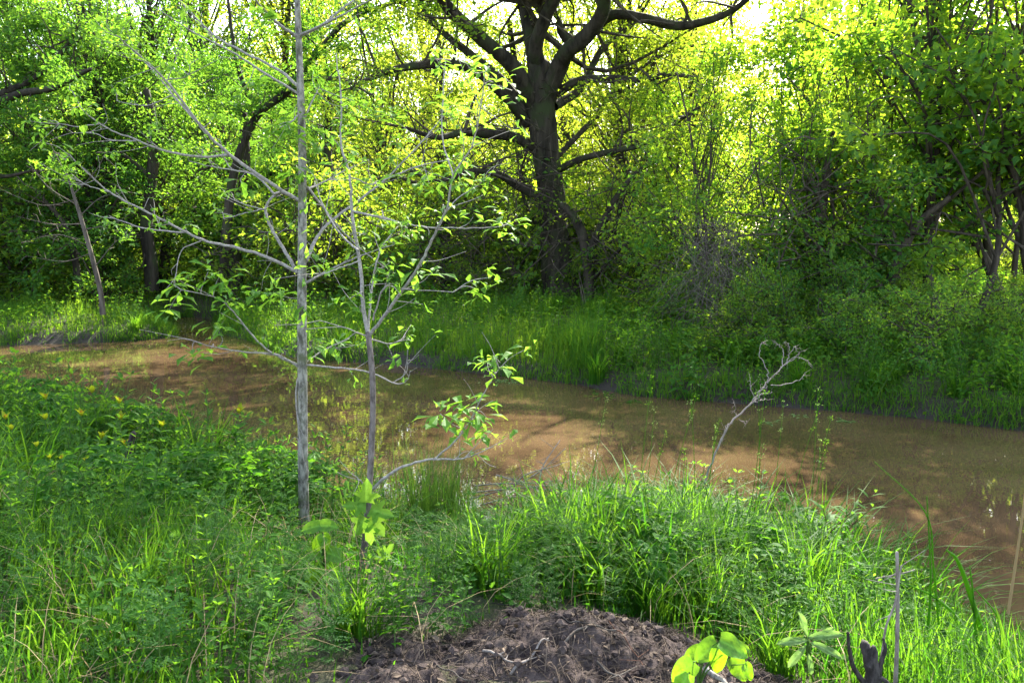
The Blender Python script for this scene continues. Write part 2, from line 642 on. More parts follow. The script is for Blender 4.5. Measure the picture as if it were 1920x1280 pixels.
def proto_tree(seed, H, tr, cz, R, K, n, L, leafm, lean=(0, 0), low=.25, stems=1, crown_r=(.75, 1.15), bias=.5, barkm=None):
    """trunk mesh and crown mesh (limbs, twigs, leaves). cz: heights between which the crown hangs"""
    r = np.random.default_rng(seed)
    tm, cm = MB(), MB()
    spines = []
    for s in range(stems):
        a = r.random() * 2 * PI
        off = 0 if stems == 1 else .25
        top = np.array([lean[0] + (stems > 1) * math.cos(a) * R * .45, lean[1] + (stems > 1) * math.sin(a) * R * .45, H * (.9 if s == 0 else .75)])
        b = np.array([off * math.cos(a), off * math.sin(a), -.3])
        pts = [b] + [b + (top - b) * t + np.append(r.normal(0, .035 * H * .5, 2), 0) for t in (.25, .5, .75)] + [top]
        P = catmull(pts, 5)
        t = np.linspace(0, 1, len(P))
        rr = tr * (1 if s == 0 else .65) * (1 - .82 * t) * (1 + .5 * np.exp(-t * 16))
        tm.tube(P, rr, 9, .5, 0, .07)
        spines.append((P, rr))
    for k in range(K):
        u = r.random()
        z = cz[0] + (cz[1] - cz[0]) * u
        prof = math.sin(PI * min(1, max(0, (.12 + u * .88))) ** .75) * .8 + .25
        a = k * 2.399 + r.normal(0, .4)
        q = R * prof * (r.random() ** bias)
        c = np.array([math.cos(a) * q + lean[0] * z / H, math.sin(a) * q + lean[1] * z / H, z])
        P, rr = spines[k % stems]
        zi = np.searchsorted(P[:, 2], max(z * (.45 + .3 * r.random()) - .2 * q, low * H * .6))
        zi = min(zi, len(P) - 2)
        st = P[zi]
        mid = st + (c - st) * .5 + np.array([0, 0, .12 * q]) + r.normal(0, .12 * q + .05, 3)
        Q = catmull([st, mid, c], 4)
        r0 = min(rr[zi] * .5, .02 + .014 * q)
        cm.tube(Q, np.linspace(r0, .012, len(Q)), 5, .5, 0)
        Rk = r.uniform(*crown_r)
        clump(cm, r, c, Rk, n, L, 1, 0)
        if q > R * .4:
            clump(cm, r, Q[len(Q) // 2] + r.normal(0, .3, 3), Rk * .7, n // 3, L, 1, 0)
    bk = barkm or B_OAK
    return tm.mesh('trunk', bk, True), cm.mesh('crown', [B_TWIG, leafm])


def tree(protos, x, y, rz, sc, label, name='tree', cat='tree', group=None, z=None):
    t = link(name, None, None, (x, y, hz(x, y) - .05 if z is None else z), rz, sc, label=label, category=cat, group=group)
    link('trunk', protos[0], t)
    link('crown', protos[1], t, kind='stuff')
    return t


LANDMARKS = [('near the foot of the tall pale sapling', (-1.4, 5.5)), ('near the foot of the forked sapling', (-.8, 4.1)), ('around the yellow tipped plants', (-3.6, 6.0)), ('in the lower left corner', (-2.0, 3.2)),
             ('beside the rush clump', (-.6, 6.0)), ('close to the dug earth', (.3, 3.9)), ('near the willow like shrub', (2.0, 5.2)), ('near the dead weed stalk', (1.2, 5.9)), ('around the broken stump', (1.5, 3.2)),
             ('behind the yellow tipped plants', (-4.0, 8.2)), ('below the dead sapling', (-9.5, 19.5)), ('below the oak', (1.2, 14.5)), ('below the thicket', (7, 12)), ('by the creek bend', (-5, 18.5)), ('left of the dead sapling', (-12, 21)), ('behind the oak', (1.5, 27)), ('between the oak and the thicket', (6, 23)), ('deep in the thicket', (11, 21)), ('behind the short dark twisted tree', (-2.5, 27)), ('in the dark wood beyond the creek bend', (-9, 28))]


SUN_GAPS = [(1440, 8.3), (1330, 8.7), (1250, 8.9), (1560, 8.0), (820, 11.4), (1050, 10.2), (500, 12.5), (200, 14.5), (1040, 14.4), (130, 19.6), (250, 20.2)]
SD = np.array(sdir)


def before_trunk(c):
    """True for a spot close in front of the oak's bare trunk, where it carries no leaves"""
    return abs(c[0] - .85) < 1.15 and c[1] < 23.6 and c[2] < 8.6


def open_sky(c, rad_):
    """True where the crown has a gap through which the sun reaches the water"""
    for px, Y in SUN_GAPS:
        o = np.array([(px - 960) / FPX * Y, Y, 0])
        v = np.asarray(c) - o
        if np.linalg.norm(v - SD * v.dot(SD)) < rad_:
            return True
    return False


# --- the old oak, drawn after its limbs in the picture
YO = 23.0


def px_path(pts, Y0, slope=0.0, n=6, Y1=None):
    k = len(pts)
    P = [at(p[0], p[1], Y0 + slope * i / max(1, k - 1)) for i, p in enumerate(pts)]
    return catmull(P, n)


def px_rad(ws, pts_n, n, Y):
    ws = np.interp(np.linspace(0, 1, (pts_n - 1) * n + 1), np.linspace(0, 1, len(ws)), ws)
    return ws * .5 * Y / FPX


ro = np.random.default_rng(77)
base = at(1053, 552, YO)
oak = link('oak_tree', None, None, (0, 0, 0), label='massive dark oak with forked trunk and thick spreading limbs on the far bank', category='tree')
trunk_px = [(1055, 590), (1053, 545), (1042, 470), (1036, 390), (1026, 310), (1018, 240), (1013, 185), (1012, 120)]
mb = MB()
P = px_path(trunk_px, YO)
mb.tube(P, px_rad([96, 74, 54, 51, 49, 50, 54, 40], len(trunk_px), 6, YO), 18, .5, 0, .09)
link('trunk', mb.mesh('trunk', B_OAK, True), oak)
LIMBS = [  # pixels, widths, slope in depth
    ([(1003, 200), (965, 130), (905, 75), (850, 25), (815, -25), (760, -90)], [44, 34, 28, 24, 14], -3.5),
    ([(1010, 160), (998, 80), (985, 20), (972, -50), (965, -150), (940, -300)], [46, 36, 30, 24, 10], 1.5),
    ([(1012, 130), (1005, 90), (1022, 35), (1045, -20), (1060, -120), (1040, -260)], [36, 32, 28, 24, 9], -2),
    ([(1022, 190), (1048, 125), (1066, 95), (1098, 70), (1128, 25), (1135, -30), (1150, -150)], [48, 38, 34, 28, 12], -3),
    ([(1075, 88), (1052, 60), (1046, 35), (1020, 10)], [22, 18, 12, 7], 1),
    ([(1108, 58), (1150, 28), (1210, 35), (1262, 48), (1305, 45), (1370, 22), (1430, -25)], [26, 22, 20, 15, 8], -4),
    ([(990, 232), (950, 185), (895, 135), (840, 120), (770, 125), (710, 140), (655, 168)], [26, 22, 20, 14, 7], -4.5),
    ([(992, 215), (940, 150), (880, 100), (830, 60), (790, 10), (740, -60)], [24, 20, 16, 8], 3),
    ([(1008, 285), (965, 258), (915, 252), (870, 248), (820, 258), (760, 240)], [24, 22, 15, 7], -3),
    ([(1025, 380), (965, 345), (930, 325), (880, 322), (820, 340), (770, 320)], [24, 17, 10, 6], -2.5),
    ([(1045, 175), (1085, 152), (1140, 147), (1200, 150), (1260, 140), (1320, 150)], [22, 17, 13, 6], -2.5),
    ([(1042, 322), (1085, 300), (1140, 285), (1210, 270), (1275, 225), (1330, 190)], [18, 14, 10, 5], -4),
    ([(1040, 200), (1090, 165), (1130, 90), (1190, 40), (1240, -40)], [22, 18, 13, 6], 3),
    ([(1040, 300), (1120, 215), (1160, 160), (1250, 100), (1340, 80)], [14, 12, 8, 4], 4),
    ([(1004, 420), (985, 380), (975, 330), (990, 280)], [10, 8, 6, 5], -.8),
]
tw, fo = MB(), MB()
for pts, ws, sl in LIMBS:
    P = px_path(pts, YO, sl)
    R = px_rad(ws, len(pts), 6, YO) * .78
    m = MB()
    m.tube(P, R, 10, .5, 0, .08)
    link('limb', m.mesh('limb', B_OAK, True), oak)
    for q in range(max(4, len(P) // 3)):          # side branches and sprays of leaves
        k = ro.integers(int(len(P) * .45), len(P))
        d = rdir(1, .25, ro)[0]
        ln = ro.uniform(.9, 2.4)
        e = P[k] + d * ln
        tw.tube(catmull([P[k], P[k] + d * ln * .5 + ro.normal(0, .16, 3), e], 4), np.linspace(min(.05, R[k] * .5), .01, 9), 4)
        if ro.random() < .95:
            if not open_sky(e, .8) and not before_trunk(e):
                clump(fo, ro, e, ro.uniform(.6, 1.0), 190, .115, 1, 0)
for q in range(190):                             # high crown, mostly above the picture
    a, u = ro.random() * 2 * PI, ro.random()
    z = 8.2 + 8.3 * u
    rr = (7.8 * math.sin(PI * (.22 + .72 * u))) * ro.random() ** .5
    c = np.array([base[0] + math.cos(a) * rr, YO + math.sin(a) * rr - .5, z])
    st = at(1012, 60, YO) + np.array([0, 0, u * 3])
    if open_sky(c, 1.1) or before_trunk(c):
        continue
    if q % 2:
        tw.tube(catmull([st, (st + c) / 2 + ro.normal(0, .5, 3), c], 4), np.linspace(.10, .015, 9), 4)
    clump(fo, ro, c, ro.uniform(.9, 1.4), 250, .125, 1, 0)
for q in range(60):                                # epicormic twigs on the trunk
    P0 = at(ro.uniform(995, 1050), ro.uniform(150, 430), YO - .45)
    d = rdir(1, 0, ro)[0] * np.array([1, .5, 1])
    ln = ro.uniform(.5, 1.6)
    tw.tube(catmull([P0, P0 + d * ln * .5 + ro.normal(0, .12, 3), P0 + d * ln + np.array([0, 0, -.2])], 3), np.linspace(.014, .005, 7), 3)
link('twigs', tw.mesh('twigs', B_TWIG), oak, kind='stuff')
link('crown', fo.mesh('crown', [B_TWIG, M_OAK]), oak, kind='stuff')

# --- kinds of tree in the wood
T_OPEN = [proto_tree(101 + s, 13, .22, (2.2, 13), 3.6, 60, 165, .135, M_FAR, low=.2) for s in range(2)]
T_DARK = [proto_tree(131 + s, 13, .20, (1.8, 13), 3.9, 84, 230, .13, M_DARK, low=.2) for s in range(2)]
T_AIRY = [proto_tree(181 + s, 8, .09, (2.4, 8), 2.6, 46, 110, .15, M_THICK, low=.2, stems=2, crown_r=(.5, .85), barkm=B_TWIG) for s in range(2)]
T_THK = [proto_tree(161 + s, 8, .10, (.5, 8), 2.5, 62, 115, .145, M_THICK, low=.05, stems=3, crown_r=(.5, .85), barkm=B_TWIG) for s in range(3)]
BUSH = [proto_tree(191 + s, 2.3, .03, (.1, 2.3), 1.5, 26, 95, .095, (M_THICK, M_OAK)[s % 2], low=.02, stems=3, crown_r=(.25, .7), bias=.35, barkm=B_TWIG) for s in range(3)]


def X_at(px, Y):
    return (px - 960) / FPX * Y


OPEN_L = 'far sunlit tree at the other side of the bright meadow'
DARK_L = 'dark leafy tree in the dense wood beyond the left bank'
THK_L = 'bushy many stemmed tree in the leafy thicket on the far bank'
rt = np.random.default_rng(303)
# dark wood beyond the left bank
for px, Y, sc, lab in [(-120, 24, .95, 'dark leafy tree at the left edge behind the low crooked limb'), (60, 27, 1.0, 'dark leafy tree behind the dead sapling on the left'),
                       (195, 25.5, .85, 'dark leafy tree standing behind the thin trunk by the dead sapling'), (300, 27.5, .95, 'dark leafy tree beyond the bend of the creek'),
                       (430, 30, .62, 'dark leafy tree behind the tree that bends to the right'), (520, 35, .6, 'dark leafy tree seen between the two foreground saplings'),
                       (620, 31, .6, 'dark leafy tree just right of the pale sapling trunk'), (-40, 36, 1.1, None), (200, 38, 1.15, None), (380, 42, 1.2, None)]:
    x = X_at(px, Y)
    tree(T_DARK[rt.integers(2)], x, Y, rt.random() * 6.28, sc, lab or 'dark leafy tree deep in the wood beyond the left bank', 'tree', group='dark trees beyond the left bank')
# sunlit wood behind, open meadow, and the far edge of the meadow
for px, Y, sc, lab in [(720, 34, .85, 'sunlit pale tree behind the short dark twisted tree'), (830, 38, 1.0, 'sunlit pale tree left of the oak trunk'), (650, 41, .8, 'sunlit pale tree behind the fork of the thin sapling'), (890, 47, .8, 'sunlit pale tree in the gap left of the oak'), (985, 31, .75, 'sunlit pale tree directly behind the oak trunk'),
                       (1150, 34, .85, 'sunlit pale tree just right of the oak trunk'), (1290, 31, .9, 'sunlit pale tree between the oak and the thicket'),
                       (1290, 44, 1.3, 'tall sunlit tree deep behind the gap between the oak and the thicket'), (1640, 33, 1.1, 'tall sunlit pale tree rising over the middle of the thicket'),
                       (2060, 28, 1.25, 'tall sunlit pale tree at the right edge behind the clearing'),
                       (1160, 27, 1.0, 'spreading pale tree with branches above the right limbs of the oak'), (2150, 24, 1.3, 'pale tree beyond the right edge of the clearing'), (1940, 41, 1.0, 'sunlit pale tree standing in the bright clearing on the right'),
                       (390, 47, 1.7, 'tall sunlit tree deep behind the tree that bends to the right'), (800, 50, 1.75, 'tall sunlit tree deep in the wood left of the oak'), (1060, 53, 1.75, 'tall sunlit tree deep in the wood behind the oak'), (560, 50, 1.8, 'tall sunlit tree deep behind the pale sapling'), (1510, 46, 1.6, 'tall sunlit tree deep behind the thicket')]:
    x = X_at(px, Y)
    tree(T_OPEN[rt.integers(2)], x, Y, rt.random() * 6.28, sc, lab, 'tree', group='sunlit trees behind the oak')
for px in list(range(-200, 2250, 85)) + list(range(-150, 2200, 110)):
    Y = rt.uniform(50, 82)
    tree(T_OPEN[rt.integers(2)], X_at(px, Y), Y, rt.random() * 6.28, rt.uniform(1.0, 1.5), OPEN_L, 'tree', group='far trees across the meadow')
# thicket on the right
for px, Y, sc, lab in [(1330, 17.5, .75, 'bushy tree behind the hanging dead twigs'), (1470, 18.5, .82, 'bushy tree left of the leafy upright trunk in the thicket'), (1560, 16.2, .7, 'low bushy tree around the leafy upright trunk'),
                       (1660, 18, 1.3, 'tall bushy tree above the leaning trunk of the thicket'), (1780, 15.2, 1.2, 'bushy tree with broad leaves right of the leaning trunk'),
                       (1915, 17.5, 1.15, 'bushy tree over the bare slanting trunk'), (2020, 14.5, 1.2, 'bushy tree at the right edge of the far bank'), (1240, 21, .7, 'small bushy tree right of the forked tree by the oak'),
                       (1600, 23, 1.1, 'bushy tree deep in the middle of the thicket')]:
    x = X_at(px, Y)
    tree(T_AIRY[rt.integers(2)] if px > 1700 else T_THK[rt.integers(3)], x, Y, rt.random() * 6.28, sc, lab, 'thicket_tree', group='bushy trees of the right thicket')
# bushes under the trees
for k in range(60):
    px, Y = rt.uniform(-150, 2050), rt.uniform(16.5, 32)
    x = X_at(px, Y)
    d, near = creek(np.array([x]), np.array([Y]))
    if d[0] < 2.2 or (900 < px < 1150 and Y < 24) or (px > 1640 and Y > 18):
        continue
    nm = min(LANDMARKS[10:], key=lambda k: (k[1][0] - x) ** 2 + (k[1][1] - Y) ** 2)[0]
    tree(BUSH[rt.integers(3)], x, Y, rt.random() * 6.28, rt.uniform(.6, 1.25), 'low leafy bush ' + nm, 'bush', 'bush', 'low bushes ' + nm)


for k in range(22):
    px, Y = rt.uniform(1120, 2000), rt.uniform(12, 17)
    x = X_at(px, Y)
    d, near = creek(np.array([x]), np.array([Y]))
    if d[0] < 1.3 or near[0]:
        continue
    tree(BUSH[rt.integers(3)], x, Y, rt.random() * 6.28, (.45 + .3 * rt.random(), .45 + .3 * rt.random(), .4 + .3 * rt.random()),
         'leafy shrub on the far bank ' + ('below the hanging dead twigs' if px < 1420 else 'below the leafy upright trunk' if px < 1600 else 'below the leaning thicket trunk' if px < 1780 else 'below the bare slanting trunk'), 'bush', 'bush',
         'shrubs of the far bank ' + ('below the dead twigs' if px < 1420 else 'below the upright trunk' if px < 1600 else 'below the leaning trunk' if px < 1780 else 'below the slanting trunk'))
for k in range(40):
    px, Y = rt.uniform(-100, 1350), rt.uniform(22, 31)
    x = X_at(px, Y)
    d, near = creek(np.array([x]), np.array([Y]))
    if d[0] < 2.5 or (980 < px < 1130 and Y < 24):
        continue
    nm = min(LANDMARKS[10:], key=lambda k: (k[1][0] - x) ** 2 + (k[1][1] - Y) ** 2)[0]
    tree(BUSH[rt.integers(3)], x, Y, rt.random() * 6.28, rt.uniform(1.2, 2.0), 'tall leafy bush ' + nm, 'bush', 'bush', 'tall bushes ' + nm)


for px, Y, sc in [(1780, 31, 1.3), (1840, 36, 1.6), (1890, 29, 1.0), (1930, 40, 1.9), (1985, 33, 1.5), (1870, 44, 2.0), (1720, 38, 1.6), (2040, 38, 1.8)]:
    tree(BUSH[1], X_at(px, Y), Y, rt.random() * 6.28, sc, 'sunlit bush in the bright clearing behind the bare slanting trunk', 'bush', 'bush', 'bushes in the bright clearing')
# slender trunks of the middle distance, each drawn after the picture
def slim(pts, ws, Y, label, branches=(), name='tree', leafm=M_OAK, nl=10, Lf=.12, lean=0, bark=B_OAK, seed=0, dens=220):
    r = np.random.default_rng(900 + seed)
    t = link(name, None, None, (0, 0, 0), label=label, category='tree')
    m = MB()
    P = px_path(pts, Y, lean)
    m.tube(P, px_rad(ws, len(pts), 6, Y), 9, .5, 0, .07)
    link('trunk', m.mesh('trunk', bark, True), t)
    cm = MB()
    for b, bw, sl in branches:
        Q = px_path(b, Y, sl)
        R = px_rad(bw, len(b), 6, Y)
        m = MB()
        m.tube(Q, R, 7, .5, 0, .05)
        link('limb', m.mesh('limb', bark, True), t)
        for q in range(5):
            k = r.integers(len(Q) // 3, len(Q))
            e = Q[k] + rdir(1, .2, r)[0] * r.uniform(.4, 1.1)
            cm.tube([Q[k], (Q[k] + e) / 2 + r.normal(0, .06, 3), e], [min(R[k] * .6, .03), .014, .006], 3)
            if leafm and r.random() < .7:
                clump(cm, r, e, r.uniform(.4, .7), dens, Lf, 1, 0)
    for q in range(nl):
        k = r.integers(len(P) // 3, len(P))
        e = P[k] + rdir(1, .2, r)[0] * r.uniform(.5, 1.6)
        cm.tube([P[k], (P[k] + e) / 2 + r.normal(0, .1, 3), e], [.03, .018, .007], 4)
        if leafm:
            clump(cm, r, e, r.uniform(.45, .8), dens, Lf, 1, 0)
    link('crown', cm.mesh('crown', [B_TWIG, leafm or B_TWIG]), t, kind='stuff')
    return t


slim([(972, 560), (978, 470), (985, 380), (980, 290), (972, 200), (965, 120), (955, 40)], [24, 22, 20, 17, 14, 9], 26, 'slender straight tree standing just behind the oak trunk', seed=1)
slim([(838, 555), (836, 500), (832, 420), (838, 350), (825, 290), (830, 220)], [30, 24, 22, 16, 8], 24, 'short dark tree with low twisted branches beside the oak',
     [([(834, 420), (800, 370), (770, 340), (720, 330)], [12, 9, 5], -1), ([(836, 400), (870, 350), (890, 310)], [11, 8, 4], 1), ([(836, 440), (790, 420), (760, 430)], [10, 7, 4], -1)], seed=2)
slim([(1108, 575), (1104, 510), (1095, 450), (1078, 410), (1055, 385)], [26, 22, 18, 15], 21.5, 'leaning forked tree at the foot of the oak',
     [([(1100, 480), (1130, 420), (1160, 365), (1200, 320), (1250, 290)], [16, 14, 10, 6], -1), ([(1102, 500), (1150, 440), (1165, 380), (1190, 330)], [13, 10, 6], 1),
      ([(1106, 530), (1160, 470), (1230, 420), (1300, 400)], [8, 7, 4], -2)], nl=4, dens=120, seed=3)
slim([(285, 545), (283, 490), (275, 430), (282, 350), (290, 260), (275, 170)], [26, 24, 22, 20, 12], 24.5, 'dark upright trunk behind the bare dead sapling', [([(280, 330), (230, 290), (180, 270)], [10, 7, 4], 0)], leafm=M_DARK, seed=4)
slim([(200, 530), (196, 470), (190, 400), (200, 320), (190, 240)], [20, 18, 15, 10], 25, 'thin dark trunk in the shade left of the dead sapling', leafm=M_DARK, seed=5)
slim([(445, 545), (440, 480), (445, 400), (460, 320), (455, 200)], [26, 24, 20, 14], 26.5, 'dark trunk between the grey sapling branches', leafm=M_DARK, seed=6,
     branches=[([(450, 380), (500, 330), (560, 310)], [12, 8, 4], -1)])
slim([(628, 560), (622, 480), (630, 400), (615, 300), (620, 180)], [22, 20, 16, 10], 27, 'dark trunk seen just right of the grey sapling', leafm=M_DARK, seed=7)
slim([(150, 548), (140, 480), (120, 420), (60, 350)], [14, 12, 9, 5], 22.5, 'short leaning tree at the edge of the dark wood', leafm=M_DARK, seed=8)
slim([(1522, 600), (1525, 540), (1532, 480), (1540, 400), (1550, 330), (1560, 250)], [24, 20, 17, 12], 16.2, 'upright trunk wrapped in leaves inside the thicket', leafm=M_THICK, seed=9, bark=B_TWIG)
slim([(1640, 640), (1660, 560), (1690, 480), (1720, 420), (1780, 370)], [24, 22, 16, 8], 15.2, 'leaning trunk rising to the right inside the thicket',
     [([(1690, 480), (1660, 400), (1640, 330)], [10, 7, 4], 0), ([(1660, 560), (1640, 500), (1650, 430)], [9, 7, 4], 0)], leafm=M_THICK, seed=10, bark=B_TWIG)
slim([(1885, 580), (1862, 520), (1838, 470), (1800, 420), (1740, 390)], [20, 17, 13, 6], 17, 'bare slanting trunk against the bright clearing', leafm=M_THICK, nl=5, seed=11, bark=B_TWIG,
     branches=[([(1838, 470), (1820, 430), (1830, 380)], [9, 7, 4], 0)])
# big limbs of a second oak leaning in from the left
slim([(-60, 560), (-70, 430), (-50, 300), (-10, 190), (60, 150), (115, 100), (150, 40)], [32, 26, 20, 11, 8, 5], 22, 'old dark oak at the left edge with a low crooked limb',
     [([(-20, 200), (40, 175), (100, 165), (170, 130)], [16, 12, 6], -2), ([(-50, 300), (0, 330), (60, 320)], [12, 8, 4], -1)], leafm=M_DARK, nl=36, seed=12)
slim([(420, 540), (425, 430), (440, 320), (480, 220), (540, 170), (600, 95), (650, 40), (730, 8), (820, -10)], [19, 17, 16, 14, 12, 10, 8, 4], 24, 'dark tree bending to the right behind the grey sapling',
     [([(480, 220), (445, 120), (430, 20), (420, -90)], [11, 8, 6, 3], 1), ([(600, 100), (560, 40), (520, -70)], [9, 6, 3], -1), ([(560, 150), (640, 150), (700, 180)], [9, 7, 4], -2)], leafm=M_DARK, nl=34, seed=13)

# bare dead sapling on the left bank
YD = 18.9
dead = link('dead_sapling', None, None, (0, 0, 0), label='thin dead sapling with bare grey twigs on the left bank', category='tree')
m = MB()
m.tube(px_path([(193, 590), (188, 545), (172, 480), (152, 410), (138, 365), (125, 325)], YD), px_rad([11, 9, 8, 6, 3], 6, 6, YD), 7)
link('trunk', m.mesh('trunk', B_TWIG2, True), dead)
rd = np.random.default_rng(8)
for a, b, c in [((165, 460), (110, 440), (40, 455)), ((155, 420), (95, 420), (30, 405)), ((170, 475), (120, 490), (50, 480)), ((150, 405), (190, 370), (240, 360)), ((145, 385), (90, 350), (50, 300)),
                ((158, 430), (210, 420), (255, 395)), ((138, 365), (180, 320), (200, 280)), ((140, 375), (80, 385), (10, 360)), ((178, 500), (215, 455), (240, 440)), ((130, 340), (110, 300), (95, 270))]:
    m = MB()
    P = px_path([a, b, c], YD, rd.normal(0, .5))
    m.tube(P, np.linspace(.014, .004, len(P)), 5)
    for k in range(7):
        j = rd.integers(4, len(P))
        e = P[j] + rdir(1, .1, rd)[0] * rd.uniform(.15, .5)
        m.tube([P[j], (P[j] + e) / 2 + rd.normal(0, .03, 3), e], [.008, .006, .003], 3)
    link('branch', m.mesh('branch', B_TWIG2, True), dead)

# brown dead brush hanging in the thicket
rb = np.random.default_rng(19)
brush = MB()
for k in range(420):
    P0 = at(rb.normal(1350, 38), rb.uniform(410, 600), 14.6 + rb.normal(0, .35))
    d = rdir(1, -.2, rb)[0]
    ln = rb.uniform(.4, 1.1)
    brush.tube([P0, P0 + d * ln * .5 + rb.normal(0, .1, 3) - np.array([0, 0, .1]), P0 + d * ln + rb.normal(0, .15, 3) - np.array([0, 0, .45])], [.0045, .004, .002], 3, rb.random())
link('dead_brush', brush.mesh('dead_brush', B_TWIG2), label='tangle of dead brown twigs hanging in front of the thicket', category='dead brush')
# loose woody tangle of vines left and right of the oak
for k, (cx, cyy, Y, n, lab) in enumerate([(1180, 430, 21, 150, 'tangle of bare vines to the right of the oak trunk'), (900, 400, 22.5, 130, 'tangle of bare twigs to the left of the oak trunk'),
                                          (700, 420, 24, 110, 'tangle of dark twigs behind the thin forked sapling'), (1500, 420, 16, 90, 'tangle of bare vines inside the right thicket')]):
    v = MB()
    for q in range(n):
        P0 = at(rb.normal(cx, 75), rb.normal(cyy, 85), Y + rb.normal(0, .8))
        d = rdir(1, .1, rb)[0]
        ln = rb.uniform(.7, 2.6)
        P = catmull([P0, P0 + d * ln * .4 + rb.normal(0, .25, 3), P0 + d * ln * .8 + rb.normal(0, .3, 3), P0 + d * ln + rb.normal(0, .3, 3) - np.array([0, 0, .3])], 3)
        v.tube(P, np.linspace(rb.uniform(.008, .022), .004, len(P)), 3)
    link('vine_tangle', v.mesh('vine_tangle', B_TWIG), label=lab, category='vines', kind='stuff')


# ------------------------------------------------------------------ grass
def blades(mb, x, y, z, h, w, r, bend=.5, seg=3, tint=None, lean=None, mat=0):
    n = len(x)
    a = r.random(n) * 2 * PI
    d = np.stack([np.cos(a), np.sin(a), np.zeros(n)], 1)
    if lean is not None:
        d = nrm(d + lean)
    b = bend * (.3 + r.random(n))
    s = np.stack([-d[:, 1], d[:, 0], np.zeros(n)], 1)
    P = np.stack([x, y, z], 1)
    V = []
    ts = np.linspace(0, 1, seg + 1)
    for t in ts:
        c = P + d * (h * b * t ** 2.2)[:, None] + np.array([0, 0, 1]) * (h * (t - .42 * b * t ** 2.6))[:, None]
        hw = (w * .5 * (1 - t ** 1.6) + .0004)[:, None]
        if t < 1:
            V += [c - s * hw, c + s * hw]
        else:
            V.append(c)
    m = len(V)
    V = np.stack(V, 1)
    f = []
    for k in range(seg - 1):
        o = 2 * k
        f += [(o, o + 1, o + 3), (o, o + 3, o + 2)]
    f.append((2 * seg - 2, 2 * seg - 1, 2 * seg))
    F = np.array(f)[None] + (np.arange(n) * m)[:, None, None]
    tint = np.clip(r.normal(.45, .25, n), 0, 1) if tint is None else tint
    mb.add(V, F, np.repeat(tint, m), 0, mat)


def scatter(n, x0, x1, y0, y1, r, dmin=.05, side='near', clumpy=.0, fs=1.2):
    x, y = r.uniform(x0, x1, n), r.uniform(y0, y1, n)
    d, near = creek(x, y)
    ok = (d > dmin) & (near if side == 'near' else ~near)
    if side == 'near':
        ok &= dirt_edge(x, y) < r.normal(-.05, .11, n)
    if clumpy:
        ok &= r.random(n) < np.clip(.5 + clumpy * 3 * fbm(x * fs, y * fs, 3), 0.02, 1)
    return x[ok], y[ok], d[ok]


rg = np.random.default_rng(55)
mb = MB()


def frustum(n, x, y, pad=.35):
    return np.abs(x) < .66 * y + pad


def trod(x, y):
    """1 where the plants stand low: round the foot of the two saplings and in the gap at the water"""
    x, y = np.asarray(x, float), np.asarray(y, float)
    a = np.exp(-((x + 1.27) / .28) ** 2 - ((y - 4.8) / .7) ** 2)
    b = np.exp(-((x + .72) / .22) ** 2 - ((y - 3.7) / .6) ** 2)
    c = 1.4 * np.exp(-((x - .0) / .42) ** 2 - ((y - 6.2) / .75) ** 2) + .5 * np.exp(-((x + .55) / .5) ** 2 - ((y - 4.9) / .8) ** 2)
    return np.clip(a + b + c, 0, 1)


def grass_patch(mb, n, x0, x1, y0, y1, hh, w, side='near', dmin=.03, bend=.55, seg=3, clumpy=.6, tint0=.42):
    x, y, d = scatter(n, x0, x1, y0, y1, rg, dmin, side, clumpy)
    k = frustum(0, x, y)
    x, y, d = x[k], y[k], d[k]
    hv = hh * (.45 + .8 * rg.random(len(x))) * (1 + .9 * fbm(x * 1.1 + 7, y * 1.1, 3)) * (.55 + .45 * smooth(0, .8, d))
    if side == 'near':
        hv *= 1 - .75 * trod(x, y)
        hv *= .45 + .55 * smooth(.02, -.35, dirt_edge(x, y))
    tn = np.clip(rg.normal(tint0, .22, len(x)) + .9 * fbm(x * .9, y * .9, 3), 0, 1)
    blades(mb, x, y, height(x, y) - .02, hv, w * (.6 + .7 * rg.random(len(x))), rg, bend, seg, tn)


grass_patch(mb, 44000, -4.6, 4.2, 2.2, 7.2, .32, .0095, seg=4)
grass_patch(mb, 26000, -7.5, -1.0, 6.2, 11, .44, .008)
grass_patch(mb, 9000, -7.5, -3.2, 7.5, 11, .62, .010, seg=4)
grass_patch(mb, 9000, -.4, 2.7, 4.2, 6.8, .46, .012, seg=4, bend=.75, clumpy=0)
grass_patch(mb, 5000, 1.6, 4.0, 2.4, 4.3, .40, .010, seg=4, bend=.5, clumpy=0)
link('near_bank_grass', mb.mesh('near_bank_grass', M_GRASS), kind='stuff', label='lush green grass covering the near bank', category='grass')
mb = MB()
grass_patch(mb, 60000, -14, 11, 9.5, 22, .42, .013, 'far', .12, .45, clumpy=.5)
grass_patch(mb, 30000, -16, 18, 20, 30, .5, .02, 'far', .2, .45, clumpy=.6)
grass_patch(mb, 9000, -3.5, 1.6, 12.8, 16.5, .62, .013, 'far', .2, .35, clumpy=.3, tint0=.5)
e0, e1 = FAR[:-1], FAR[1:]
ln = np.hypot(*(e1 - e0).T)
pick = rg.choice(len(ln), 46000, p=ln * (np.abs(e0[:, 0]) < 13) / (ln * (np.abs(e0[:, 0]) < 13)).sum())
u = rg.random(46000)[:, None]
q = e0[pick] + (e1 - e0)[pick] * u + rg.normal(0, .28, (46000, 2))
dd, nn = creek(q[:, 0], q[:, 1])
k = (dd > -.06) & (dd < .7) & ~nn & (rg.random(46000) < np.clip(.45 + 3.2 * fbm(q[:, 0] * 1.3, q[:, 1] * 1.3, 3), .03, 1)) & frustum(0, q[:, 0], q[:, 1], 1)
q = q[k]
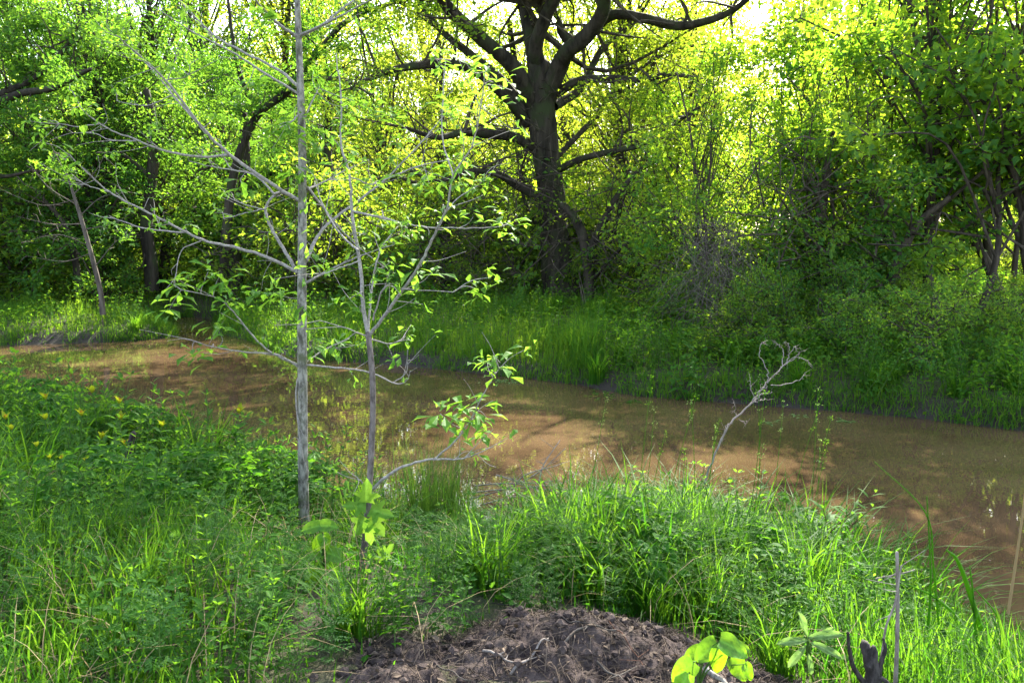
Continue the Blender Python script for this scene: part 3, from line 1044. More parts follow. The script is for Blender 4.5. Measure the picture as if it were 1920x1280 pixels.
blades(mb, q[:, 0], q[:, 1], np.maximum(height(q[:, 0], q[:, 1]), .0) - .02, .30 * (.4 + .8 * rg.random(len(q))), np.full(len(q), .012), rg, .9, 3, np.clip(rg.normal(.35, .2, len(q)), 0, 1))
link('far_bank_grass', mb.mesh('far_bank_grass', M_FARGR), kind='stuff', label='long shaded grass along the far bank', category='grass')
mb = MB()
x, y = rg.uniform(-45, 60, 50000), rg.uniform(28, 75, 50000)
k = np.abs(x) < .72 * y
x, y = x[k], y[k]
blades(mb, x, y, height(x, y) - .02, rg.uniform(.3, .8, len(x)), rg.uniform(.03, .06, len(x)), rg, .5, 2)
link('meadow_grass', mb.mesh('meadow_grass', M_FARGR), kind='stuff', label='bright meadow grass beyond the trees', category='grass')


# ------------------------------------------------------------------ low herbs between the grass
def herb_carpet(mb, n, x0, x1, y0, y1, L, tpl, side, hmax, dmin=.08, clumpy=.8, tint0=.4):
    x, y, d = scatter(n, x0, x1, y0, y1, rg, dmin, side, clumpy, 1.6)
    k = frustum(0, x, y)
    x, y, d = x[k], y[k], d[k]
    m = len(x)
    z = height(x, y) + hmax * rg.random(m) ** 1.2 * (1 + 1.2 * fbm(x * 1.3 + 3, y * 1.3, 3)) * smooth(0, .5, d + .1)
    if side == 'near':
        z = np.minimum(z, height(x, y) + hmax * (1 - .75 * trod(x, y)))
    D = rg.normal(size=(m, 3)) * np.array([1, 1, .45]) + np.array([0, 0, .1])
    ll = L * (.5 + .9 * rg.random(m))
    tn = np.clip(rg.normal(tint0, .25, m) + .8 * fbm(x, y, 3), 0, 1)
    mb.leaves(tpl, np.stack([x, y, z], 1), D, leaf_normals(m, rg, .6), ll, ll * (.5 + .2 * rg.random(m)), tn)


mb = MB()
herb_carpet(mb, 15000, -4.6, 3.8, 2.3, 7.0, .042, OVATE, 'near', .17)
herb_carpet(mb, 13000, -7.5, -1.0, 5.5, 11, .055, OVATE, 'near', .36)
link('undergrowth', mb.mesh('undergrowth', M_WEED), kind='stuff', label='low leafy herbs mixed into the grass of the near bank', category='undergrowth')
mb = MB()
herb_carpet(mb, 46000, -14, 12, 9.5, 22, .075, DIAMOND, 'far', .55, .02, .8)
herb_carpet(mb, 30000, -16, 20, 19, 31, .10, DIAMOND, 'far', .8, .3, .8)
herb_carpet(mb, 26000, 1.0, 12, 8.5, 16, .07, DIAMOND, 'far', .75, .02, .5)
herb_carpet(mb, 26000, -13, 12, 8.5, 20, .07, DIAMOND, 'far', .45, -.05, .0)
link('bank_undergrowth', mb.mesh('bank_undergrowth', M_FARGR), kind='stuff', label='leafy ground cover on the far bank under the trees', category='undergrowth')


# ------------------------------------------------------------------ weeds (each plant a thing: stem + leaves)
def weed_ragweed(seed):
    r = np.random.default_rng(seed)
    s, f = MB(), MB()
    H = r.uniform(.38, .5)
    P = catmull([(0, 0, -.05), (.01, 0, H * .5), (r.normal(0, .03), r.normal(0, .03), H)], 4)
    s.tube(P, np.linspace(.004, .0015, len(P)), 4)
    for k in range(9):
        z = H * (.12 + .86 * k / 8)
        for q in range(2):
            a = k * 1.57 + q * PI + r.normal(0, .25)
            D = np.array([[math.cos(a), math.sin(a), .55 - .3 * (k < 4)]])
            L = (.15 - .009 * k) * r.uniform(.8, 1.2)
            f.leaves(FEATHER, np.array([[0, 0, z]]) + D * .01, D, np.array([[-.5 * math.cos(a), -.5 * math.sin(a), 1]]), L, L * .85, np.clip(r.normal(.45 + .05 * k - .2, .15), 0, 1))
    return s.mesh('stem', M_STEM), f.mesh('foliage', M_BLUEW)


def weed_goldenrod(seed):
    r = np.random.default_rng(seed)
    s, f = MB(), MB()
    for st in range(3):
        H = r.uniform(.4, .62)
        o = r.normal(0, .05, 2)
        tp = o + r.normal(0, .08, 2)
        P = catmull([(o[0], o[1], -.05), ((o[0] + tp[0]) / 2, (o[1] + tp[1]) / 2, H * .5), (tp[0], tp[1], H)], 5)
        s.tube(P, np.linspace(.004, .0015, len(P)), 4)
        n = 30
        t = np.linspace(.12, 1, n)
        idx = (t * (len(P) - 1)).astype(int)
        a = np.arange(n) * 2.4 + r.normal(0, .2, n)
        D = np.stack([np.cos(a), np.sin(a), .25 + .9 * t ** 3], 1)
        L = .085 * (1.1 - .55 * t) * r.uniform(.8, 1.2, n)
        f.leaves(LANCE, P[idx], D, np.stack([-.3 * np.cos(a), -.3 * np.sin(a), np.ones(n)], 1), L, L * .24, np.clip(.25 + .5 * t + r.normal(0, .12, n), 0, 1))
    return s.mesh('stem', M_STEM), f.mesh('foliage', M_WEED)


def weed_bramble(seed):
    r = np.random.default_rng(seed)
    s, f = MB(), MB()
    for st in range(4):
        a0 = r.random() * 6.28
        H, R = r.uniform(.25, .45), r.uniform(.25, .5)
        P = catmull([(0, 0, -.05), (math.cos(a0) * R * .35, math.sin(a0) * R * .35, H), (math.cos(a0) * R, math.sin(a0) * R, H * .75)], 6)
        s.tube(P, np.linspace(.004, .002, len(P)), 4)
        for k in range(2, len(P)):
            for q in (-1, 1):
                a = a0 + q * r.uniform(.6, 1.5)
                b = P[k] + np.array([math.cos(a), math.sin(a), .3]) * .05
                for w in (-.9, 0, .9):
                    D = np.array([[math.cos(a + w), math.sin(a + w), r.normal(-.05, .15)]])
                    L = .062 * r.uniform(.75, 1.2)
                    f.leaves(OVATE, b[None], D, leaf_normals(1, r, .3), L, L * .68, np.clip(r.normal(.4, .2), 0, 1))
    return s.mesh('stem', M_STEM), f.mesh('foliage', M_WEED)


def weed_leafy(seed, pairs=9, L0=.075, wr=.5):
    r = np.random.default_rng(seed)
    s, f = MB(), MB()
    for st in range(4):
        H = r.uniform(.32, .6)
        o = r.normal(0, .07, 2)
        tp = o * 1.6 + r.normal(0, .06, 2)
        P = catmull([(o[0], o[1], -.05), ((o[0] + tp[0]) / 2 + r.normal(0, .02), (o[1] + tp[1]) / 2, H * .5), (tp[0], tp[1], H)], 6)
        s.tube(P, np.linspace(.004, .0015, len(P)), 4)
        tone = r.normal(.42, .15)
        for k in range(pairs):
            t = .15 + .85 * k / (pairs - 1)
            p = P[int(t * (len(P) - 1))]
            for q in range(2 + (k == pairs - 1) * 2):
                a = k * 1.57 + q * PI / (1 + (k == pairs - 1)) + r.normal(0, .3)
                L = L0 * (1.15 - .5 * t) * r.uniform(.75, 1.25)
                D = np.array([[math.cos(a), math.sin(a), -.15 + .8 * t ** 2 + r.normal(0, .15)]])
                f.leaves(OVATE, p[None] + D * .012, D, np.array([[-.3 * math.cos(a), -.3 * math.sin(a), 1.]]), L, L * wr, np.clip(tone + .3 * t - .1 + r.normal(0, .1), 0, 1))
    return s.mesh('stem', M_STEM), f.mesh('foliage', M_WEED)


def weed_clumpgrass(seed, n=110, h=.55, w=.011, bend=.85, mat=None, spread=.06):
    r = np.random.default_rng(seed)
    f = MB()
    x, y = r.normal(0, spread, n), r.normal(0, spread, n)
    out = np.stack([x, y, x * 0], 1) / spread * .6
    blades(f, x, y, np.zeros(n) - .03, h * (.5 + .7 * r.random(n)), w * (.7 + .6 * r.random(n)), r, bend, 5, None, out)
    return (f.mesh('blades', mat or M_GRASS),)


def place(parts, names, x, y, rz, sc, label, name, cat, group=None, z=None, tilt=0):
    t = link(name, None, None, (x, y, hz(x, y) if z is None else z), (rng.normal(0, tilt) if tilt else 0, rng.normal(0, tilt) if tilt else 0, rz), sc, label=label, category=cat, group=group)
    for p, nm in zip(parts, names):
        link(nm, p, t, kind='stuff' if nm in ('foliage', 'blades') else None)
    return t


def sow(protos, names, n, box, label, name, cat, group, sc=(.75, 1.25), side='near', dmin=.15, seed=1, minsep=.12, tilt=.1, cond=None):
    r = np.random.default_rng(seed)
    done, tries = [], 0
    while len(done) < n and tries < n * 40:
        tries += 1
        x, y = r.uniform(box[0], box[1]), r.uniform(box[2], box[3])
        if abs(x) > .65 * y + .3 or any((x - a) ** 2 + (y - b) ** 2 < minsep ** 2 for a, b in done):
            continue
        d, near = creek(np.array([x]), np.array([y]))
        if d[0] < dmin or (near[0] != (side == 'near')):
            continue
        if side == 'near' and dirt_edge(np.array([x]), np.array([y]))[0] > -.04:
            continue
        if trod(x, y) > .3 and name in ('bramble', 'narrow_leaved_weed', 'leafy_weed') or trod(x, y) > .5:
            continue
        if side == 'near' and -4.4 < x < -2.5 and 4.7 < y < 6.9 and r.random() < .8:
            continue
        if cond and not cond(x, y):
            continue
        done.append((x, y))
        nm, q = min(LANDMARKS, key=lambda k: (k[1][0] - x) ** 2 + (k[1][1] - y) ** 2)
        lab, grp = label + ' ' + nm, group + ' ' + nm
        place(protos[r.integers(len(protos))], names, x, y, r.random() * 6.28, r.uniform(*sc) * (1.35 if side == 'near' and y > 7.2 else 1), lab, name, cat, grp, tilt=tilt)


RAG = [weed_ragweed(s) for s in (1, 2, 3)]
GOLD = [weed_goldenrod(s) for s in (4, 5, 6)]
BRAM = [weed_bramble(s) for s in (7, 8, 9)]
TUFT = [weed_clumpgrass(s) for s in (10, 11, 12)]
SF = ('stem', 'foliage')
LEAFY = [weed_leafy(201), weed_leafy(202, 11, .065, .42), weed_leafy(203, 8, .09, .6), weed_leafy(204, 13, .05, .5)]
sow(LEAFY, SF, 92, (-7.5, -1.2, 4.6, 10.6), 'bushy leafy weed', 'leafy_weed', 'weed', 'bushy leafy weeds', sc=(.7, 1.35), seed=221, tilt=.15)
sow(LEAFY, SF, 50, (-3.6, -.2, 2.5, 5.6), 'bushy leafy weed', 'leafy_weed', 'weed', 'bushy leafy weeds', sc=(.45, .85), seed=222, tilt=.2)
sow(LEAFY, SF, 38, (.1, 2.5, 3.9, 6.4), 'bushy leafy weed', 'leafy_weed', 'weed', 'bushy leafy weeds', sc=(.6, 1.1), seed=223, tilt=.2)
sow(LEAFY, SF, 20, (1.0, 3.6, 2.5, 4.6), 'bushy leafy weed', 'leafy_weed', 'weed', 'bushy leafy weeds', sc=(.4, .8), seed=224, tilt=.2)
sow(LEAFY, SF, 55, (1, 12, 8.0, 15), 'bushy leafy weed', 'leafy_weed', 'weed', 'bushy leafy weeds', sc=(.9, 1.7), side='far', dmin=.0, seed=226, tilt=.25)
sow(LEAFY, SF, 42, (-13, 12, 8.8, 19), 'bushy leafy weed', 'leafy_weed', 'weed', 'bushy leafy weeds', sc=(1.0, 2.0), side='far', dmin=.1, seed=225, tilt=.2)
sow(RAG, SF, 55, (-3.2, -.1, 2.6, 5.2), 'feathery leaved weed', 'ragweed_plant', 'weed', 'feathery weeds', sc=(.55, .95), seed=21, tilt=.15)
sow(RAG, SF, 34, (-1.3, .2, 3.1, 4.9), 'feathery leaved weed', 'ragweed_plant', 'weed', 'feathery weeds', sc=(.45, .75), seed=121, tilt=.15, minsep=.1)
sow(RAG, SF, 14, (-.4, .7, 3.4, 4.6), 'feathery leaved weed', 'ragweed_plant', 'weed', 'feathery weeds', sc=(.5, .8), seed=22, tilt=.15)
sow(GOLD, SF, 55, (-4.6, 3.2, 3.0, 7.0), 'upright narrow leaved weed', 'narrow_leaved_weed', 'weed', 'narrow leaved weeds', sc=(.6, 1.0), seed=23, tilt=.12)
sow(GOLD, SF, 80, (-7.5, -1.5, 6.0, 10.5), 'upright narrow leaved weed', 'narrow_leaved_weed', 'weed', 'narrow leaved weeds', sc=(.9, 1.4), seed=24, tilt=.12)
sow(BRAM, SF, 24, (-6.0, -1.7, 4.4, 8.5), 'low spreading bramble', 'bramble', 'bramble', 'brambles', seed=25, tilt=.1)
sow(BRAM, SF, 16, (.2, 2.5, 4.0, 6.3), 'low leafy bramble', 'bramble', 'bramble', 'brambles', sc=(.6, 1.0), seed=26)
sow(TUFT, ('blades',), 34, (-7, -2.2, 5.5, 9.5), 'arching tuft of bright grass', 'grass_tuft', 'grass tuft', 'grass tufts', sc=(.9, 1.5), seed=127)
sow(TUFT, ('blades',), 50, (-3.2, 2.4, 3.0, 6.6), 'arching tuft of bright grass', 'grass_tuft', 'grass tuft', 'grass tufts', sc=(.6, 1.1), seed=27)
sow(TUFT, ('blades',), 16, (1.2, 3.4, 2.5, 4.4), 'arching tuft of grass', 'grass_tuft', 'grass tuft', 'grass tufts', sc=(.5, .9), seed=28)
sow(TUFT, ('blades',), 26, (-.2, 2.4, 4.4, 6.4), 'tall arching tuft of waterside grass', 'grass_tuft', 'grass tuft', 'tall grass tufts', sc=(1.0, 1.45), seed=29)
sow(TUFT, ('blades',), 60, (-12, 11, 9, 19.5), 'bright tuft of grass on the far bank', 'grass_tuft', 'grass tuft', 'bright far grass tufts', sc=(.9, 1.5), side='far', dmin=.05, seed=331)
sow(GOLD, SF, 80, (-13, 11, 10.5, 20), 'tall leafy weed on the far bank', 'narrow_leaved_weed', 'weed', 'leafy weeds on the far bank', sc=(.9, 1.7), side='far', dmin=.3, seed=30)
RUSH = weed_clumpgrass(40, 340, .85, .006, .3, M_RUSH, .13)
for k, (px, Y, sc) in enumerate([(790, 6.1, .95), (840, 6.3, .75)]):
    place(RUSH, ('blades',), X_at(px, Y), Y, k * 2.0, sc, ('large dense rush clump beside the forked sapling at the water', 'smaller rush clump leaning over the water beside the large clump')[k], 'rush_clump', 'rush')
FRUSH = weed_clumpgrass(41, 200, .95, .009, .3, M_FARGR, .14)
place(FRUSH, ('blades',), X_at(1100, 13.9), 13.9, 1, 1.15, 'tall clump of reedy grass at the far water edge below the oak', 'rush_clump', 'rush')

# --- yellow tipped broad leaved plants on the left
LEAFM = {}


def single(name, tpl, L, W, mat):
    m = MB()
    m.leaves(tpl, np.zeros((1, 3)), np.array([[1., 0, 0]]), np.array([[0, 0, 1.]]), L, W, .5)
    return m.mesh(name, mat, True)


L_BROAD = single('leaf', OVATE, .12, .058, M_WEED)
L_YTOP = single('yellow_leaf', OVATE, .09, .045, M_YELL)
L_BIG = single('leaf', STAR, .20, .24, M_BROAD)
L_LOB = single('leaf', HEART, .105, .10, M_BROAD)
L_STAR = single('leaf', STAR, .14, .15, M_SAP)
L_PALE = single('leaf', ELLIP, .12, .055, M_PALE)
L_WILLOW = single('leaf', LANCE, .14, .028, M_WEED)


def orient(D, N):
    D = Vector(D).normalized()
    Sd = Vector(N).cross(D).normalized()
    N2 = D.cross(Sd)
    # local x=D, y=side, z=normal
    return Matrix((D, Sd, N2)).transposed().to_quaternion()


def leaf_at(parent, me, p, D, N, s, name='leaf'):
    o = link(name, me, parent)
    o.location = p
    o.rotation_mode = 'QUATERNION'
    o.rotation_quaternion = orient(D, N)
    o.scale = (s, s, s)
    return o


ry = np.random.default_rng(61)
ystem = MB()
yp = link('yellow_topped_plant', None, None, (0, 0, -50), label='leafy plant with yellow tip and orange buds', category='flowering plant')
Hy = .55
P = catmull([(0, 0, -.05), (.01, .01, Hy * .5), (0, .02, Hy)], 5)
ystem.tube(P, np.linspace(.006, .003, len(P)), 5)
link('stem', ystem.mesh('stem', M_STEM), yp)
for k in range(7):
    for q in range(2):
        a = k * 1.57 + q * PI + ry.normal(0, .2)
        z = Hy * (.25 + .68 * k / 6)
        leaf_at(yp, L_BROAD, (0, .01, z), (math.cos(a), math.sin(a), .35), (-.4 * math.cos(a), -.4 * math.sin(a), 1), 1.15 - .08 * k)
for q in range(4):
    a = q * 1.57 + .4
    leaf_at(yp, L_YTOP, (0, .02, Hy - .01), (math.cos(a), math.sin(a), 1.5), (-math.cos(a), -math.sin(a), .6), .55 + .10 * q, 'yellow_leaf')
bud = MB()
bud.leaves(OVATE, np.tile(np.array([[0, .02, Hy]]), (5, 1)), np.stack([.35 * np.cos(np.arange(5) * 1.26), .35 * np.sin(np.arange(5) * 1.26), np.ones(5)], 1),
           np.stack([np.cos(np.arange(5) * 1.26), np.sin(np.arange(5) * 1.26), np.zeros(5)], 1), .032, .016, .5)
link('bud', bud.mesh('bud', M_BUD), yp)
first = True
for px, py, Y, s in [(65, 800, 6.0, 1.0), (10, 815, 5.6, 1.1), (120, 790, 6.2, .9), (178, 770, 6.6, 1.0), (165, 742, 7.2, 1.0), (125, 835, 5.6, .95), (168, 825, 5.8, .9), (40, 850, 5.2, .9),
                     (210, 800, 6.1, .85), (95, 870, 5.1, .85), (265, 810, 6.2, .8), (-20, 790, 6.1, 1.1), (150, 875, 5.2, .8), (225, 840, 5.7, .8), (80, 760, 6.8, .95), (420, 755, 7.3, .7), (60, 905, 4.8, .8)]:
    x = X_at(px, Y)
    tz = at(px, py, Y)[2]
    zz = hz(x, Y)
    sc = max(.75, min(1.6, 1.1 * (tz - zz) / Hy)) if tz > zz else s
    args = dict(label='broad leaved plant with yellow tip and orange buds on the left of the near bank', group='yellow tipped plants on the left')
    if first:
        yp.location, yp.rotation_euler, yp.scale = (x, Y, zz), (0, 0, ry.random() * 6), (sc * .85, sc * .85, sc)
        for k_, v_ in args.items():
            yp[k_] = v_
        first = False
    else:
        dup(yp, (x, Y, zz), (ry.normal(0, .1), ry.normal(0, .1), ry.random() * 6), (sc * .85, sc * .85, sc), **args)


# --- willow-like shrub at the water, right
wl = link('willow_shrub', None, None, (0, 0, 0), label='small shrub with long narrow leaves on red brown stems beside the water', category='shrub')
rw = np.random.default_rng(71)
for k in range(9):
    b = np.array([rw.normal(2.05, .12), rw.normal(5.25, .12), 0])
    b[2] = hz(b[0], b[1]) - .03
    tip = at(rw.uniform(1480, 1650), rw.uniform(905, 1010), 5.2 + rw.normal(0, .2))
    P = catmull([b, (b + tip) / 2 + np.array([rw.normal(0, .04), 0, .08]), tip], 6)
    m = MB()
    m.tube(P, np.linspace(.006, .002, len(P)), 5)
    link('stem', m.mesh('stem', B_RED, True), wl)
    for q in range(16):
        j = min(len(P) - 1, 3 + int(q * (len(P) - 3) / 16))
        a = q * 2.4 + rw.normal(0, .3)
        leaf_at(wl, L_WILLOW, P[j], (math.cos(a), math.sin(a), .25 + .03 * q), (-.3 * math.cos(a), -.3 * math.sin(a), 1), rw.uniform(.7, 1.15))


# --- large leaved seedlings
def seedling(name, label, cat, base, leaves, me, stem_r=.004, stemm=M_STEM):
    t = link(name, None, None, (0, 0, 0), label=label, category=cat)
    base = np.array(base)
    m = MB()
    for (p, D, N, s) in leaves:
        p = np.array(p)
        mid = base + (p - base) * np.array([.3, .3, .65])
        m.tube(catmull([base, mid, p], 4), np.linspace(stem_r, stem_r * .5, 9), 4)
    link('stem', m.mesh('stem', stemm), t)
    for (p, D, N, s) in leaves:
        leaf_at(t, me, p, D, N, s)
    return t


def px_leaf(px, py, Y, dirpx, s, tilt=.5, ny=-.7):
    p = at(px, py, Y)
    D = np.array([dirpx[0], tilt * -.5, -dirpx[1]], float)
    return (p, D, (rng.normal(0, .15), ny, .75), s)


seedling('broad_leaved_seedling', 'bright lime seedling with broad lobed leaves sprouting from the dug earth', 'seedling', at(1310, 1262, 2.75) + np.array([0, 0, -.05]),
         [px_leaf(1345, 1205, 2.72, (-.6, .3), 1.0), px_leaf(1350, 1200, 2.70, (.8, .3), 1.05), px_leaf(1345, 1215, 2.68, (.05, 1), .85), px_leaf(1318, 1218, 2.78, (-1, .3), .75),
          px_leaf(1370, 1232, 2.7, (.6, .7), .95), px_leaf(1300, 1240, 2.62, (-.8, .6), .95), px_leaf(1395, 1245, 2.66, (.5, .8), .6), px_leaf(1290, 1262, 2.58, (-.5, .8), .8), px_leaf(1375, 1210, 2.8, (1, .1), .6)], L_LOB)
seedling('pale_leaved_seedling', 'pale silvery green seedling beside the lime seedling', 'seedling', at(1515, 1235, 3.0) + np.array([0, 0, -.06]),
         [px_leaf(1512, 1190, 3.0, (-.3, -1), .9), px_leaf(1515, 1195, 3.0, (.9, -.3), 1.1), px_leaf(1512, 1200, 2.98, (-1, -.1), 1.0), px_leaf(1520, 1205, 2.95, (1, .3), 1.1), px_leaf(1510, 1210, 2.95, (-.7, .7), .9),
          px_leaf(1525, 1200, 3.02, (.7, -.7), .8), px_leaf(1515, 1225, 2.9, (.2, 1), .7)], L_PALE)
seedling('broad_leaved_seedling', 'bright green seedling with broad leaves at the foot of the forked sapling', 'seedling', at(648, 1215, 3.45) + np.array([0, 0, -.08]),
         [px_leaf(655, 1160, 3.42, (.9, -.1), 1.0), px_leaf(650, 1162, 3.4, (-.6, .6), .8), px_leaf(655, 1165, 3.38, (.4, 1), .9), px_leaf(640, 1205, 3.4, (-1, 0), .7), px_leaf(665, 1205, 3.4, (.8, -.1), .6),
          px_leaf(655, 1225, 3.3, (.2, 1), .6), px_leaf(640, 1222, 3.32, (-.4, .8), .6)], L_LOB)
seedling('broad_leaved_seedling', 'leafy green seedling with pale broad leaves left of the forked sapling', 'seedling', at(610, 1120, 3.8) + np.array([0, 0, -.1]),
         [px_leaf(600, 985, 3.85, (-1, .1), .9), px_leaf(600, 985, 3.85, (.8, -.1), .9), px_leaf(608, 1005, 3.8, (-.6, .7), .9), px_leaf(600, 1035, 3.8, (-1, .1), 1.0), px_leaf(612, 1035, 3.8, (.9, .2), 1.0),
          px_leaf(605, 1060, 3.75, (-.7, .7), 1.0), px_leaf(618, 1065, 3.75, (.7, .6), .9), px_leaf(605, 1000, 3.8, (.3, 1), .8), px_leaf(600, 1085, 3.75, (-.9, .3), .9)], L_LOB)
seedling('broad_leaved_seedling', 'bushy green seedling in the lower left corner', 'seedling', at(60, 1190, 3.3) + np.array([0, 0, -.1]),
         [px_leaf(40 + 18 * k, 1085 + 14 * (k % 4), 3.3 + .05 * (k % 3), (math.cos(k * 2.1), .25), .75 + .1 * (k % 3)) for k in range(9)], L_LOB)

# ------------------------------------------------------------------ foreground saplings
L_SAP = [single('leaf', OBOV, .060 + .011 * k, .027 + .004 * k, M_SAP) for k in range(3)]
rs = np.random.default_rng(88)


def sapling(name, label, trunk, tw_px, Y0, branches, clusters, barkm, bmat, nleaf, extra=None):
    t = link(name, None, None, (0, 0, 0), label=label, category='tree')
    m = MB()
    P = px_path(trunk, Y0)
    m.tube(P, px_rad(tw_px, len(trunk), 6, Y0), 12, .5, 0, .03)
    link('trunk', m.mesh('trunk', barkm, True), t)
    allp, alld = [], []
    small = MB()
    for pts, w0, w1, sl in branches:
        n = 6
        Q = px_path(pts, Y0, sl, n)
        Q = Q + np.vstack([np.zeros((1, 3)), rs.normal(0, .0016, (len(Q) - 1, 3))])
        m = MB()
        R = np.linspace(w0 * .86, w1 * .7, len(Q)) * .5 * Y0 / FPX
        m.tube(Q, R, 7)
        for k in range(len(Q) // 4):                      # short side twigs with a few leaves
            j = rs.integers(4, len(Q))
            d = nrm(nrm(Q[min(j + 1, len(Q) - 1)] - Q[j - 1])[None] + rs.normal(0, .6, (1, 3)))[0]
            e = Q[j] + d * rs.uniform(.08, .3)
            m.tube(catmull([Q[j], (Q[j] + e) / 2 + rs.normal(0, .012, 3), e], 3), np.linspace(.0024, .001, 7), 4)
            if rs.random() < .55:
                nl = rs.integers(3, 8)
                dl = rdir(nl, -.2, rs)
                lw = .07 * rs.uniform(.5, 1.1, nl)
                small.leaves(OBOV, e + rs.normal(0, .02, (nl, 3)), dl, leaf_normals(nl, rs, .5), lw, lw * .42, np.clip(rs.normal(.5, .25, nl), 0, 1))
        link('branch', m.mesh('branch', bmat, True), t)
        allp.append(Q)
        alld.append(np.stack([Q[:, 0] / Q[:, 1]] * 1, 1))
    A = np.vstack(allp + [P])
    twg, rest, nput = MB(), small, 0
    for cx, cyy, big in clusters:
        ray = at(cx, cyy, 1.0) - CAM
        # nearest point of the branches as seen from here gives the spray its distance
        rel = A - CAM
        proj = rel[:, [0, 2]] / rel[:, 1:2] - ray[[0, 2]]
        j = int(np.argmin((proj ** 2).sum(1)))
        c = CAM + ray * (A[j, 1] + rs.normal(0, .05))
        if np.linalg.norm(c - A[j]) > .02:
            twg.tube(catmull([A[j], (A[j] + c) / 2 + rs.normal(0, .015, 3), c], 4), np.linspace(.0032, .0018, 9), 4)
        n = int(nleaf * big)
        for q in range(n):
            a = q * 2.4 + rs.normal(0, .5)
            el = rs.uniform(-.75, .5)
            D = (math.cos(a), math.sin(a), el)
            N = (.5 * math.cos(a) * -el + rs.normal(0, .3), rs.normal(0, .3), 1)
            p = c + rs.normal(0, .034, 3) + np.array(D) * .012
            s = rs.uniform(.55, 1.1) * (1 if big <= 1 else 1.1)
            if nput < 295:
                leaf_at(t, L_SAP[rs.integers(3)], p, D, N, s)
                nput += 1
            else:
                ll = .115 * s
                rest.leaves(OBOV, p[None], np.array([D]), np.array([N]), ll, ll * .38, np.clip(rs.normal(.5, .2), 0, 1))
    if twg.n:
        link('twigs', twg.mesh('twigs', bmat, True), t, kind='stuff')
    if rest.n:
        link('foliage', rest.mesh('foliage', M_SAP), t, kind='stuff')
    return t


